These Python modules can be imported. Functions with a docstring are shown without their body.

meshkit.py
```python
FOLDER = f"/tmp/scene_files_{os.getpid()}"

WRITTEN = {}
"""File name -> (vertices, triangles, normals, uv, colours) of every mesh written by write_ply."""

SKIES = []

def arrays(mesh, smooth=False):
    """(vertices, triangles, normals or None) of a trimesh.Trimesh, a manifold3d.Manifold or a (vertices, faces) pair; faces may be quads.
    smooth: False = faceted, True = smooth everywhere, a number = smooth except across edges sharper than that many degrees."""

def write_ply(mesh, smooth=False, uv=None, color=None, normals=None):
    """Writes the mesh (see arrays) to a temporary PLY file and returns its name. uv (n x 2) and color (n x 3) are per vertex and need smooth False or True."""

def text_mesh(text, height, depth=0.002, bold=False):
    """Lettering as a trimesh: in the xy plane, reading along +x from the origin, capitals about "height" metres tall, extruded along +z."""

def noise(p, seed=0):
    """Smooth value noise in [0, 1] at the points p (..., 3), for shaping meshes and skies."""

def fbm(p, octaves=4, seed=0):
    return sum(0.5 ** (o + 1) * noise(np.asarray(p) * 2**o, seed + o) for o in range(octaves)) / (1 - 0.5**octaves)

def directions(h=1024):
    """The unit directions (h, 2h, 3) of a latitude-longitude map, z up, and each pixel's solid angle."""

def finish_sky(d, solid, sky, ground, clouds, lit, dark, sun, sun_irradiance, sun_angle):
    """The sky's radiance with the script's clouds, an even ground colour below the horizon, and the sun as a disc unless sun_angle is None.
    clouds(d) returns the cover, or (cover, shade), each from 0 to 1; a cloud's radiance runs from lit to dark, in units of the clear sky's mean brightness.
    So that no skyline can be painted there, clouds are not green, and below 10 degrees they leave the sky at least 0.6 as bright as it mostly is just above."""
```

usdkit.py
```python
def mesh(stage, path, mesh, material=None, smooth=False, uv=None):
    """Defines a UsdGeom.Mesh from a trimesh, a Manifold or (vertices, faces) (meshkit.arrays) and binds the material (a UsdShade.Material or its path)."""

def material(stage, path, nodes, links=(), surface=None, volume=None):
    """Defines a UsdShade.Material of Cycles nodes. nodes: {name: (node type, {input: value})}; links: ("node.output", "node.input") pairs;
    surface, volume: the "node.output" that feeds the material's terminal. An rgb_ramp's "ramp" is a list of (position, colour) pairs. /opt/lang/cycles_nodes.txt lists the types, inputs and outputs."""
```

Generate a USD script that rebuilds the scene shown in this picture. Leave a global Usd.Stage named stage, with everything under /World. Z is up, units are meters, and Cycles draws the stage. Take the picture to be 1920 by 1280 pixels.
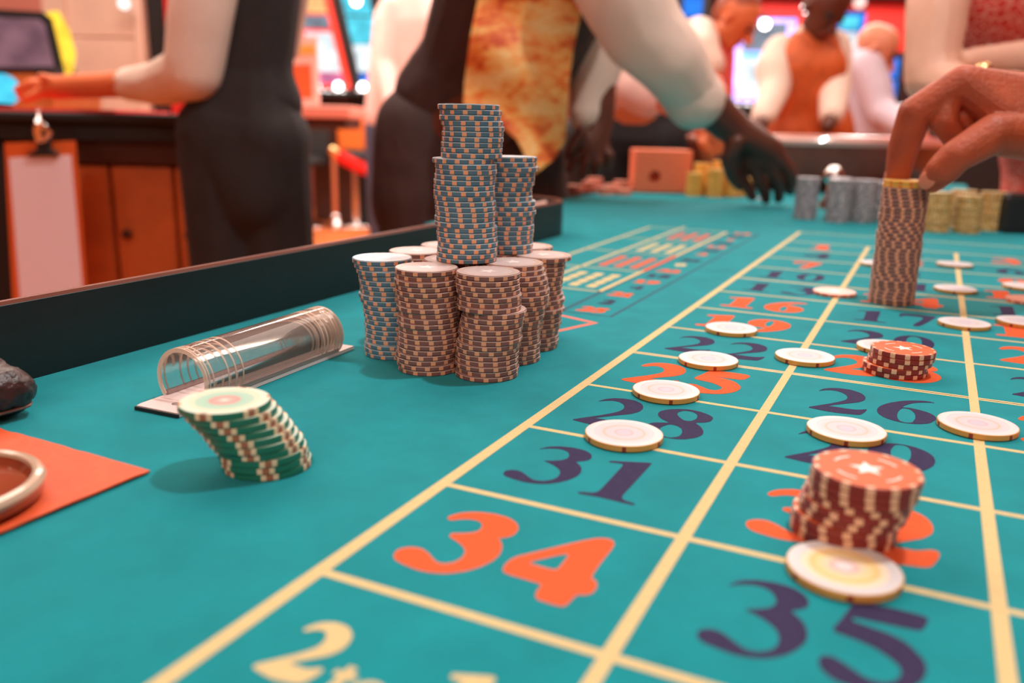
import math, random
import numpy as np, trimesh, usdkit, meshkit
import manifold3d as m3
from manifold3d import Manifold
from shapely import affinity
from shapely.geometry import Point, Polygon, LineString, box as sbox
from shapely.ops import unary_union
from pxr import Gf, Sdf, Usd, UsdGeom, UsdLux, UsdShade

stage = Usd.Stage.CreateInMemory()
UsdGeom.SetStageUpAxis(stage, UsdGeom.Tokens.z)
UsdGeom.SetStageMetersPerUnit(stage, 1.0)
UsdGeom.Xform.Define(stage, '/World')
stage.SetDefaultPrim(stage.GetPrimAtPath('/World'))
rng = random.Random(7)
PI = math.pi
TZ = 0.80                       # height of the felt

# ------------------------------------------------------------------ camera
cam = UsdGeom.Camera.Define(stage, '/World/camera')
cam.CreateHorizontalApertureAttr(36.0)
cam.CreateVerticalApertureAttr(24.0)
cam.CreateFocalLengthAttr(30.097)
cam.CreateClippingRangeAttr(Gf.Vec2f(0.02, 60.0))
cam.CreateFStopAttr(5.0)
cam.CreateFocusDistanceAttr(0.52)
cam.CreateExposureAttr(0.12)
_roll, _pitch = 0.020418, -0.248666
_f = np.array([0, math.cos(_pitch), math.sin(_pitch)]); _r = np.array([1.0, 0, 0]); _u = np.cross(_r, _f)
_R = math.cos(_roll) * _r + math.sin(_roll) * _u
_U = -math.sin(_roll) * _r + math.cos(_roll) * _u
cam.AddTransformOp().Set(Gf.Matrix4d(*_R, 0, *_U, 0, *(-_f), 0, 0.0, 0.0, TZ + 0.15697, 1))

# ------------------------------------------------------------------ light: table downlight, dim dome, unseen ceiling panels added as fill
def lit(prim, power, colour, exposure=0.0):
    prim.CreateIntensityAttr(power); prim.CreateColorAttr(Gf.Vec3f(*colour)); prim.CreateExposureAttr(exposure)
def disk_lamp(path, pos, target, radius, power, colour):
    l = UsdLux.DiskLight.Define(stage, path); l.CreateRadiusAttr(radius); lit(l, power, colour)
    d = np.array(target, float) - np.array(pos, float); d /= np.linalg.norm(d)
    x = np.cross([0, 1.0, 0], -d); x /= np.linalg.norm(x); y = np.cross(-d, x)
    l.AddTransformOp().Set(Gf.Matrix4d(*x, 0, *y, 0, *(-d), 0, *map(float, pos), 1))
def panel_lamp(path, pos, w, h, power, colour):
    l = UsdLux.RectLight.Define(stage, path); l.CreateWidthAttr(w); l.CreateHeightAttr(h); lit(l, power, colour)
    l.AddTranslateOp().Set(Gf.Vec3d(*pos))
dome = UsdLux.DomeLight.Define(stage, '/World/room_glow'); lit(dome, 0.06, (1.0, 0.82, 0.7))
disk_lamp('/World/table_downlight', (0.62, 0.76, 2.95), (0.0, 0.6, TZ), 0.06, 690.0, (1.0, 0.98, 0.95))
panel_lamp('/World/ceiling_panel', (0.1, 0.4, 3.12), 1.6, 1.6, 0.5, (1.0, 0.95, 0.9))  # soft overhead fill, added out of view
panel_lamp('/World/ceiling_panel_001', (-1.4, 2.6, 3.12), 2.4, 1.4, 7.5, (1.0, 0.86, 0.74))  # unseen panel added to brighten the left background
panel_lamp('/World/ceiling_panel_002', (1.6, 2.8, 3.12), 2.4, 1.4, 4.2, (1.0, 0.86, 0.74))  # unseen panel added to brighten the right background
panel_lamp('/World/ceiling_panel_003', (0.0, 5.6, 3.12), 7.0, 1.2, 9.0, (1.0, 0.88, 0.8))  # added out of view to put sheen on chip tops and far felt
panel_lamp('/World/ceiling_panel_004', (-0.6, -2.2, 3.12), 4.0, 1.6, 4.4, (1.0, 0.82, 0.68))  # unseen fill behind the camera, added to light the chip sides
panel_lamp('/World/ceiling_panel_005', (2.4, 7.4, 3.12), 3.0, 0.9, 22.0, (1.0, 0.9, 0.82))  # added above the red wall only to brighten it
panel_lamp('/World/ceiling_panel_006', (-2.6, 6.6, 3.12), 2.4, 1.0, 12.0, (1.0, 0.82, 0.68))  # added fill for the far left background, out of view

# ------------------------------------------------------------------ helpers
def srgb(r, g, b):
    return tuple((c / 255 / 12.92) if c / 255 <= 0.04045 else ((c / 255 + 0.055) / 1.055) ** 2.4 for c in (r, g, b))

MATS = {}
def mat(name, col, rough=0.6, vary=0.0, scale=60.0, bump=0.0, bscale=400.0, emit=0.0, ecol=None, metal=0.0, **kw):
    """Principled material; vary mixes in a noise-made darker tone, bump is fine relief in metres."""
    if name in MATS: return MATS[name]
    p = {'base_color': col, 'roughness': rough, 'metallic': metal, **kw}
    if emit: p.update(emission_color=ecol or col, emission_strength=emit)
    nodes, links = {'p': ('principled_bsdf', p)}, []
    if vary or bump:
        nodes['t'] = ('texture_coordinate', {})
    if vary:
        nodes['n'] = ('noise_texture', {'scale': scale, 'detail': 4.0, 'roughness': 0.6})
        nodes['r'] = ('rgb_ramp', {'ramp': [(0.3, tuple(c * (1 - vary) for c in col)), (0.7, tuple(min(1, c * (1 + vary * 0.6)) for c in col))]})
        links += [('t.object', 'n.vector'), ('n.fac', 'r.fac'), ('r.color', 'p.base_color')]
    if bump:
        nodes['bn'] = ('noise_texture', {'scale': bscale, 'detail': 3.0})
        nodes['b'] = ('bump', {'strength': 0.6, 'distance': bump})
        links += [('t.object', 'bn.vector'), ('bn.fac', 'b.height'), ('b.normal', 'p.normal')]
    MATS[name] = usdkit.material(stage, '/World/Looks/' + name, nodes, links, surface='p.BSDF')
    return MATS[name]

USED = {}
def numbered(parent, name):
    k = USED.get((parent, name), -1) + 1
    USED[(parent, name)] = k
    return name if k == 0 else f'{name}_{k:03d}'
def tag(prim, label=None, cat=None, group=None, kind=None):
    for k, v in (('label', label), ('category', cat), ('group', group), ('kind', kind)):
        if v: prim.SetCustomDataByKey(k, v)
    return prim
def obj(name, mesh, m, parent=None, smooth=35, label=None, cat=None, group=None, kind=None):
    base = str(parent.GetPath()) if parent is not None else '/World'
    p = usdkit.mesh(stage, f'{base}/{numbered(base, name)}', mesh, m, smooth=smooth).GetPrim()
    return tag(p, label, cat, group, kind)
def thing(name, label, cat, loc=(0, 0, 0), rotz=0.0, group=None, tilt=None):
    x = UsdGeom.Xform.Define(stage, '/World/' + numbered('/World', name))
    x.AddTranslateOp().Set(Gf.Vec3d(*map(float, loc)))
    x.AddRotateXYZOp().Set(Gf.Vec3f(*(tilt or (0, 0)), float(rotz)))
    return tag(x.GetPrim(), label, cat, group)
def copy_of(first, label, loc, rotz, group=None, tilt=None):
    name = first.GetName()
    if name[-4] == '_' and name[-3:].isdigit(): name = name[:-4]
    x = UsdGeom.Xform.Define(stage, '/World/' + numbered('/World', name))
    x.GetPrim().GetReferences().AddInternalReference(first.GetPath())
    x.GetPrim().SetInstanceable(True)
    x.GetPrim().GetAttribute('xformOp:translate').Set(Gf.Vec3d(*map(float, loc)))
    x.GetPrim().GetAttribute('xformOp:rotateXYZ').Set(Gf.Vec3f(*(tilt or (0, 0)), float(rotz)))
    return tag(x.GetPrim(), label, first.GetCustomDataByKey('category'), group)

def cat_(*ms):
    return trimesh.util.concatenate([as_tm(m) for m in ms])
def as_tm(m):
    if isinstance(m, Manifold):
        q = m.to_mesh(); return trimesh.Trimesh(q.vert_properties[:, :3], q.tri_verts, process=False)
    return m
def rbox(x0, y0, z0, x1, y1, z1, r=0.004, seg=6):
    """A box with rounded edges."""
    r = min(r, (x1 - x0) / 2.01, (y1 - y0) / 2.01, (z1 - z0) / 2.01)
    s = Manifold.sphere(r, seg * 2)
    return as_tm(Manifold.batch_hull([s.translate((x, y, z)) for x in (x0 + r, x1 - r) for y in (y0 + r, y1 - r) for z in (z0 + r, z1 - r)]))
def lathe(profile, seg=48):
    return trimesh.creation.revolve(np.array(profile, float), sections=seg)
def prism(poly, z0, z1):
    polys = getattr(poly, 'geoms', [poly])
    ms = []
    for g in polys:
        if g.is_empty or g.area <= 0: continue
        m = trimesh.creation.extrude_polygon(g, z1 - z0, engine='earcut'); m.apply_translation((0, 0, z0)); ms.append(m)
    return trimesh.util.concatenate(ms)
def tube(points, r, seg=12):
    """A round bar through the points; r is one radius or one per point."""
    p = np.asarray(points, float); r = np.broadcast_to(r, (len(p),))
    t = np.gradient(p, axis=0); t /= np.linalg.norm(t, axis=1, keepdims=True)
    a = np.cross(t, [0.31, 0.22, 0.92]); a /= np.linalg.norm(a, axis=1, keepdims=True); b = np.cross(t, a)
    an = np.arange(seg) * 2 * PI / seg
    v = p[:, None] + r[:, None, None] * (np.cos(an)[None, :, None] * a[:, None] + np.sin(an)[None, :, None] * b[:, None])
    v = np.vstack([v.reshape(-1, 3), p[0], p[-1]]); n = len(p); f = []
    for i in range(n - 1):
        for j in range(seg):
            k = (j + 1) % seg
            f += [[i * seg + j, i * seg + k, (i + 1) * seg + k], [i * seg + j, (i + 1) * seg + k, (i + 1) * seg + j]]
    for j in range(seg):
        k = (j + 1) % seg
        f += [[n * seg, k, j], [n * seg + 1, (n - 1) * seg + j, (n - 1) * seg + k]]
    return trimesh.Trimesh(v, f, process=False)
def shift(m, x=0, y=0, z=0):
    m = m.copy(); m.apply_translation((x, y, z)); return m
def spline(points, n=24):
    p = np.asarray(points, float)
    q = np.vstack([2 * p[0] - p[1], p, 2 * p[-1] - p[-2]]); out = []
    for i in range(1, len(q) - 2):
        for t in np.linspace(0, 1, n, endpoint=False):
            out.append(0.5 * (2 * q[i] + (q[i + 1] - q[i - 1]) * t + (2 * q[i - 1] - 5 * q[i] + 4 * q[i + 1] - q[i + 2]) * t * t + (3 * q[i] - q[i - 1] - 3 * q[i + 1] + q[i + 2]) * t ** 3))
    return np.array(out + [p[-1]])
def flesh(bones, cell=0.02, rounds=8, seg=14):
    """One smooth surface over a skeleton. A bone is a list of (joint, radius); each bone is the hull of its balls."""
    parts = [Manifold.batch_hull([Manifold.sphere(r, seg).translate(tuple(map(float, p))) for p, r in b]) for b in bones]
    m = Manifold.batch_boolean(parts, m3.OpType.Add).refine_to_length(cell)
    t = as_tm(m); t.merge_vertices()
    return trimesh.smoothing.filter_taubin(t, lamb=0.5, nu=0.53, iterations=rounds)
def chain(*pr):
    """Bones along joints: chain((p, r), (p, r), ...)."""
    return [[pr[i], pr[i + 1]] for i in range(len(pr) - 1)]

# ------------------------------------------------------------------ materials
FELT = mat('teal_felt', srgb(4, 140, 150), 0.95, vary=0.13, scale=26.0, bump=0.0006, bscale=1400.0, sheen_weight=0.08, sheen_roughness=0.5, specular_ior_level=0.15)
YELLOW = mat('felt_print_yellow', srgb(214, 194, 142), 0.9, vary=0.06, scale=300.0, bump=0.0004, bscale=1400.0, specular_ior_level=0.15)
INKRED = mat('felt_print_orange', srgb(224, 96, 54), 0.9, vary=0.08, scale=300.0, bump=0.0004, bscale=1400.0, specular_ior_level=0.15)
INKDARK = mat('felt_print_violet', srgb(56, 50, 84), 0.9, vary=0.15, scale=300.0, bump=0.0004, bscale=1400.0, specular_ior_level=0.15)
BLACKLACQ = mat('dark_green_lacquer', srgb(17, 26, 27), 0.45, vary=0.2, scale=14.0)
BROWNTRIM = mat('brown_trim', srgb(120, 66, 52), 0.35)  # colour of the painted highlight line on the rail
DARKWOOD = mat('dark_wood', srgb(66, 34, 24), 0.4, vary=0.3, scale=9.0)
WOOD = mat('orange_wood', srgb(205, 112, 58), 0.45, vary=0.2, scale=7.0)
BEIGE = mat('beige_panel', srgb(244, 212, 190), 0.6, vary=0.08, scale=5.0)
BLACK = mat('black_matte', srgb(26, 27, 29), 0.6)
CHROME = mat('chrome', (0.8, 0.76, 0.74), 0.18, metal=1.0)
BRASS = mat('brass', (0.85, 0.6, 0.28), 0.25, metal=1.0)
WHITECLOTH = mat('white_shirt', srgb(238, 214, 198), 0.85, vary=0.05, scale=12.0, bump=0.002, bscale=30.0)
LILACCLOTH = mat('lilac_shirt', srgb(222, 210, 226), 0.85, vary=0.06, scale=12.0)
PINKCLOTH = mat('pink_shirt', srgb(240, 196, 186), 0.85, vary=0.06, scale=12.0)
DARKCLOTH = mat('black_cloth', srgb(38, 32, 32), 0.8, vary=0.3, scale=14.0, bump=0.002, bscale=40.0)
BROWNCLOTH = mat('brown_black_cloth', srgb(66, 46, 44), 0.75, vary=0.3, scale=12.0, bump=0.002, bscale=40.0)
SKIN = mat('skin_light', srgb(226, 150, 118), 0.5, vary=0.06, scale=20.0, subsurface_weight=0.1, subsurface_scale=0.01)
SKINPALE = mat('skin_pale', srgb(238, 184, 158), 0.5, vary=0.05, scale=20.0, subsurface_weight=0.1, subsurface_scale=0.01)
SKINORANGE = mat('skin_warm', srgb(222, 118, 70), 0.5, vary=0.06, scale=20.0, subsurface_weight=0.1, subsurface_scale=0.01)
SKINBROWN = mat('skin_brown', srgb(180, 84, 50), 0.55, vary=0.22, scale=34.0, bump=0.0016, bscale=260.0, subsurface_weight=0.12, subsurface_scale=0.006)
SKINDARK = mat('skin_dark', srgb(96, 50, 36), 0.45, vary=0.12, scale=26.0)
NAIL = mat('finger_nail', srgb(222, 138, 108), 0.4)
HAIRDARK = mat('dark_hair', srgb(30, 22, 20), 0.5)
EYE = mat('eye', srgb(60, 44, 40), 0.3)
LIP = mat('lip', srgb(150, 74, 66), 0.5)
GLYPH = {"3":[[[21,362],[46,414],[94,447],[155,461],[214,456],[254,429],[272,396],[274,356],[255,330],[227,308],[257,283],[280,250],[294,203],[294,159],[278,109],[250,62],[210,25],[163,5],[117,0],[64,8],[25,18],[6,37],[0,69],[22,93],[49,99],[80,86],[116,57],[148,38],[185,45],[213,73],[225,111],[218,161],[198,194],[165,221],[133,238],[97,251],[129,265],[168,294],[183,329],[175,367],[152,403],[117,415],[84,409],[52,392]]],"1":[[[0,392],[57,411],[174,460],[176,432],[174,287],[172,151],[171,63],[179,39],[199,26],[240,21],[241,2],[176,4],[93,11],[6,0],[0,19],[57,35],[73,63],[73,159],[72,275],[71,369],[61,387],[5,373]]],"2":[[[14,356],[36,417],[71,456],[126,478],[189,474],[244,430],[267,369],[267,305],[239,249],[189,200],[148,159],[91,96],[126,104],[180,100],[233,105],[262,122],[291,146],[286,94],[265,22],[227,15],[163,0],[101,1],[42,11],[0,21],[39,72],[95,138],[143,205],[174,262],[179,319],[160,373],[123,409],[85,415],[48,395]]],"6":[[[285,449],[239,464],[177,441],[115,399],[51,322],[11,238],[0,164],[11,96],[44,42],[96,8],[150,0],[212,19],[260,61],[289,147],[280,206],[246,252],[198,275],[154,285],[120,274],[132,315],[165,377],[204,414],[248,438]],[[120,262],[159,262],[185,201],[191,108],[178,29],[150,11],[120,22],[104,75],[102,171]]],"8":[[[79,451],[124,471],[183,466],[243,436],[274,398],[275,337],[248,302],[206,279],[248,237],[278,178],[285,120],[268,68],[224,20],[183,3],[135,0],[83,20],[40,58],[10,104],[6,154],[32,188],[75,206],[96,217],[41,254],[7,304],[0,363],[30,416]],[[89,399],[111,440],[156,443],[190,406],[202,343],[186,294],[153,283],[120,318],[94,359]],[[78,142],[102,195],[143,191],[175,158],[193,93],[188,41],[152,6],[122,17],[90,60],[77,103]]],"5":[[[66,459],[119,469],[201,476],[278,470],[270,416],[258,376],[206,371],[142,367],[72,364],[65,347],[74,337],[121,330],[173,319],[223,292],[269,224],[277,167],[262,107],[230,59],[188,24],[137,7],[100,0],[50,9],[14,41],[0,79],[7,113],[37,123],[80,94],[125,59],[172,56],[204,89],[214,132],[205,164],[176,194],[133,225],[80,242],[16,254],[36,323],[51,399]]],"4":[[[215,481],[255,492],[279,470],[284,428],[282,306],[287,204],[308,198],[326,166],[327,119],[311,98],[284,88],[283,33],[276,3],[235,0],[185,4],[168,30],[165,89],[154,95],[99,96],[29,100],[9,116],[0,164],[10,215],[56,278],[125,372],[183,448]],[[166,327],[171,246],[171,198],[138,194],[63,198],[80,225],[121,280]]],"7":[[[10,470],[275,470],[275,445],[165,0],[100,0],[200,385],[70,385],[40,370],[22,330],[0,330]]],"0":[[[140,475],[195,455],[240,400],[265,310],[268,235],[258,150],[230,70],[190,20],[138,0],[85,20],[40,72],[12,150],[2,235],[10,325],[38,405],[85,457]],[[136,450],[105,425],[88,360],[84,240],[88,110],[106,45],[138,24],[168,48],[184,110],[188,240],[184,360],[166,428]]]}

# ------------------------------------------------------------------ the setting
CARPET = mat('orange_carpet', srgb(205, 106, 46), 0.95, vary=0.35, scale=5.0, bump=0.003, bscale=120.0)
CEIL = mat('ceiling_paint', srgb(206, 180, 166), 0.9)
REDWALL = mat('red_wall_paint', srgb(214, 34, 26), 0.6, vary=0.06, scale=2.0)
WARMWALL = mat('warm_wall_paint', srgb(150, 78, 56), 0.7, vary=0.1, scale=2.0)
def struct(name, mesh, m, label):
    return obj(name, mesh, m, label=label, kind='structure')
struct('floor', cat_(trimesh.creation.box(bounds=[(-5, -4, -0.1), (6, 9.8, 0)])), CARPET, 'orange patterned carpet floor of the gaming hall')
struct('ceiling', trimesh.creation.box(bounds=[(-5, -4, 3.2), (6, 9.8, 3.3)]), CEIL, 'pale ceiling over the gaming hall')
struct('wall_back', trimesh.creation.box(bounds=[(-5, 9.7, 0), (6, 9.8, 3.2)]), WARMWALL, 'warm brown far wall behind the slot machines')
struct('wall_left', trimesh.creation.box(bounds=[(-5.1, -4, 0), (-5, 9.8, 3.2)]), WARMWALL, 'warm brown wall on the left')
struct('wall_right', trimesh.creation.box(bounds=[(6, -4, 0), (6.1, 9.8, 3.2)]), WARMWALL, 'warm brown wall on the right')
struct('wall_front', trimesh.creation.box(bounds=[(-5, -4.1, 0), (6, -4, 3.2)]), WARMWALL, 'warm brown wall behind the viewer')

# ------------------------------------------------------------------ roulette table (x runs across the number columns, y along the rows, origin at the near left corner of the 34 box)
U = 0.1096
VROW = [0.0, 0.7995, 1.5945, 2.394, 3.2201, 4.0546, 4.8817, 5.7064, 6.525, 7.3455, 8.1643, 8.985, 9.81, 10.95]
table = thing('roulette_table', 'teal felt roulette table with printed number grid, violet and orange digits', 'table', (-0.06733, 0.27747, TZ), -25.7059)
def smooth_poly(pts, n=2):
    p = np.array(pts, float)
    for _ in range(n):
        q = np.roll(p, -1, 0); p = np.stack([0.8 * p + 0.2 * q, 0.2 * p + 0.8 * q], 1).reshape(-1, 2)
    return p
def glyph(ch, fat=0.0):
    if ch == '9':
        q = glyph('6', fat); return affinity.rotate(q, 180, origin='center')
    g = GLYPH[ch]
    s = Polygon(smooth_poly(g[0])).buffer(0)
    for h in g[1:]: s = s.difference(Polygon(smooth_poly(h)).buffer(0))
    if ch != '4': s = s.buffer(fat * 1000)
    else: s = s.buffer(-12 if fat == 0 else 0)
    return s.simplify(1.0)
def place(s, x, y, k=U / 1000, rot=0.0):
    s = affinity.scale(s, k, k, origin=(0, 0))
    if rot: s = affinity.rotate(s, rot, origin=(0, 0))
    return affinity.translate(s, x, y)

felt_shape = Polygon([(-0.305, -0.75), (0.60, -0.75), (0.60, 1.36), (0.27, 1.60), (0.27, 2.86), (-0.545, 2.86), (-0.545, 0.955), (-0.305, 0.955)])
felt = obj('felt', prism(felt_shape, -0.03, 0.0), FELT, table, label='teal felt table top')
LZ0, LZ1 = -0.001, 0.00012
def line(x0, y0, x1, y1, w, m=YELLOW, label=None, z=LZ1):
    obj('layout_line', prism(LineString([(x0, y0), (x1, y1)]).buffer(w / 2, cap_style=2), LZ0, z), m, table, smooth=False, label=label)
top_y = VROW[12] * U
line(0.0, -0.45, -0.001, VROW[13] * U + 0.004, 0.0060)
for c in (1, 2):
    line(c * U, -0.45, c * U - 0.0005, top_y, 0.0052)
line(3 * U, -0.45, 3 * U, VROW[13] * U, 0.0060)
for k, v in enumerate(VROW):
    y = v * U
    if k in (4, 8):
        for d in (-0.0016, 0.0016): line(0, y + d, 3 * U, y + d, 0.0024, z=0.00010)
        line(0, y, 3 * U, y, 0.0011, DARKWOOD, label='thin dark line between the double yellow lines', z=0.00011)
    else:
        line(0, y, 3 * U, y, 0.0037 if k else 0.0042, z=0.00010)
line(0, -0.86 * U, 3 * U, -0.86 * U, 0.0048, z=0.00010)
for d in range(1, 4):          # dozens beside the third column
    line(3 * U, VROW[4 * (d - 1)] * U, 5.0 * U, VROW[4 * (d - 1)] * U, 0.004, z=0.00010)
line(5.0 * U, 0, 5.0 * U, VROW[12] * U, 0.005)
REDS = {1, 3, 5, 7, 9, 12, 14, 16, 18, 19, 21, 23, 25, 27, 30, 32, 34, 36}
for row in range(12):
    for col in range(3):
        n = 34 + col - 3 * row
        red = n in REDS
        s = str(n); fat = 0.016 if red else 0.0
        y = VROW[row] * U + 0.172 * U
        xs = [0.16, 0.515] if len(s) == 2 else [0.36]
        if len(s) == 2 and col: xs = [0.19, 0.525]
        if s[0] == '1' and len(s) == 2: xs[0] += 0.02
        shp = []
        for ch, x in zip(s, xs):
            g = glyph(ch, fat)
            w = VROW[row + 1] - VROW[row]
            shp.append(place(g, (col + x) * U, y))
        obj('number', prism(unary_union(shp), LZ0, 0.00014), INKRED if red else INKDARK, table, smooth=False,
            label=f"{'orange' if red else 'dark violet'} number {n} printed on the felt")
g0 = place(glyph('0', 0.01), 1.36 * U, 10.16 * U)
obj('number', prism(g0, LZ0, 0.00014), mat('felt_print_green', srgb(20, 96, 70), 0.9), table, smooth=False, label='green zero printed on the felt')
for col in range(3):           # "2 to 1" under each column, in yellow
    shp = [place(glyph('2', 0.012), (col + 0.165) * U, -0.50 * U, U / 1000 * 0.58), place(glyph('1', 0.012), (col + 0.66) * U, -0.50 * U, U / 1000 * 0.58)]
    tx, ty, k = (col + 0.37) * U, -0.50 * U, U * 0.115
    t_ = unary_union([sbox(tx + 0.18 * k, ty, tx + 0.42 * k, ty + 1.15 * k), sbox(tx, ty + 0.72 * k, tx + 0.62 * k, ty + 0.9 * k), sbox(tx + 0.18 * k, ty, tx + 0.66 * k, ty + 0.16 * k)])
    o_ = affinity.scale(Point(tx + 1.13 * k, ty + 0.46 * k).buffer(0.48 * k), 0.9, 1.0).difference(affinity.scale(Point(tx + 1.13 * k, ty + 0.46 * k).buffer(0.34 * k), 0.55, 1.0))
    obj('payout_text', prism(unary_union(shp + [t_, o_]), LZ0, 0.00014), YELLOW, table, smooth=False, label='yellow payout lettering 2 to 1 printed on the felt')
# the race track and call-bet boxes to the left of the grid
line(-0.1005, 0.556, -0.1005, 1.125, 0.0050)
line(-0.1005, 0.700, -0.1005, 0.832, 0.0056, INKRED, 'orange piece of the call-bet outline', z=0.00016)
line(-0.172, 0.60, -0.176, 1.16, 0.0045)
line(-0.218, 0.60, -0.2231, 1.13, 0.0045)
line(-0.225, 0.5575, -0.098, 0.5575, 0.0036)
line(-0.225, 1.127, -0.098, 1.127, 0.0036)
for y in (0.692, 0.832, 0.975): line(-0.222, y, -0.1005, y, 0.0034)
DARKLINE = mat('felt_print_dark_line', srgb(26, 84, 104), 0.9)
line(-0.0975, 0.455, -0.0975, 1.125, 0.0040, DARKLINE, 'dark blue outline of the race track', z=0.00010)
line(-0.0520, 0.4565, -0.0520, 1.13, 0.0030, DARKLINE, 'dark blue outline of the race track', z=0.00010)
line(-0.0985, 0.4555, -0.0505, 0.4555, 0.0026, DARKLINE, 'dark blue outline of the race track', z=0.00010)
line(-0.0985, 1.13, -0.0505, 1.13, 0.0026, DARKLINE, 'dark blue outline of the race track', z=0.00010)
vee = LineString([(-0.101, 0.4420), (-0.0555, 0.4262), (-0.071, 0.383)]).buffer(0.0022, join_style=2)
obj('arrow_mark', prism(vee, LZ0, 0.00014), mat('felt_print_salmon', srgb(238, 120, 98), 0.9), table, smooth=False, label='salmon open arrow printed on the felt')
for n, y in ((25, .474), (2, .5126), (21, .5547), (4, .597), (19, .634), (15, .6755), (32, .7152), (0, .766), (26, .8088), (3, .867), (35, .909), (12, .9476), (28, .99), (7, 1.034), (29, 1.08), (18, 1.122)):
    s = str(n); shp = []
    for i, ch in enumerate(s):
        q = place(glyph(ch, 0.03), (i - len(s) / 2) * 0.0125, -0.0095, 4.1e-5)
        shp.append(q)
    q = affinity.translate(affinity.rotate(unary_union(shp), 0, origin=(0, 0)), -0.0752, y)
    obj('race_track_number', prism(q, LZ0, 0.00014), YELLOW if n == 0 else INKRED if n in REDS else INKDARK, table, smooth=False, label=f'small number {n} on the race track')
for y0, m_, rows in ((0.575, YELLOW, 3), (0.712, INKRED, 3), (0.852, YELLOW, 3), (0.995, INKRED, 3)):
    for j in range(rows):      # blurred lettering of the call bets: short word-like bars
        x = -0.160 + j * 0.019
        obj('call_bet_mark', prism(unary_union([sbox(x, y0 + i * 0.022, x + 0.010, y0 + i * 0.022 + 0.018) for i in range(4)]), LZ0, 0.00014), m_, table, smooth=False)

# rail, apron and legs
def sweep(path, poly, closed=False):
    """Sweeps a profile (list of (out, up)) along a flat path."""
    p = np.asarray(path, float); t = np.gradient(p, axis=0); t /= np.linalg.norm(t, axis=1, keepdims=True)
    nrm = np.stack([-t[:, 1], t[:, 0]], 1); q = np.asarray(poly, float); m = len(q)
    v = np.concatenate([np.c_[p + nrm * o, np.full(len(p), z)][:, None] for o, z in q], 1).reshape(-1, 3); f = []
    for i in range(len(p) - 1):
        for j in range(m):
            k = (j + 1) % m
            f += [[i * m + j, (i + 1) * m + j, (i + 1) * m + k], [i * m + j, (i + 1) * m + k, i * m + k]]
    for i, flip in ((0, False), (len(p) - 1, True)):
        for j in range(1, m - 1):
            a = [i * m, i * m + j, i * m + j + 1]; f.append(a[::-1] if flip else a)
    t_ = trimesh.Trimesh(v, f, process=False); t_.fix_normals(); return t_
arc = [(-0.300 - 0.075 + 0.075 * math.cos(a), 0.925 + 0.075 * math.sin(a)) for a in np.linspace(0, PI / 2, 12)]
path = [(-0.300 - 0.006 * ((y + 0.1) / 1.0) ** 2 * 0, y) for y in np.linspace(-0.75, 0.91, 30)] + arc + [(-0.43, 1.0), (-0.50, 1.0)]
rail = obj('rail', sweep(path, [(0, -0.012), (0, 0.0478), (0.001, 0.0488), (0.006, 0.0488), (0.008, 0.047), (0.024, -0.02), (0.026, -0.14), (0.010, -0.14), (0.008, -0.012)]), BLACKLACQ, table, label='dark green lacquered rail along the felt')
obj('rail_cap', sweep(path, [(0.0004, 0.0482), (0.0014, 0.0502), (0.0055, 0.0502), (0.0065, 0.0482)]), BROWNTRIM, table, label='thin brown strip painting the highlight along the rail top')  # strip shaped to draw the highlight on the rail edge
apron = felt_shape.buffer(0.010, join_style=2)
ring = apron.buffer(0.0).difference(apron.buffer(-0.03))
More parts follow.
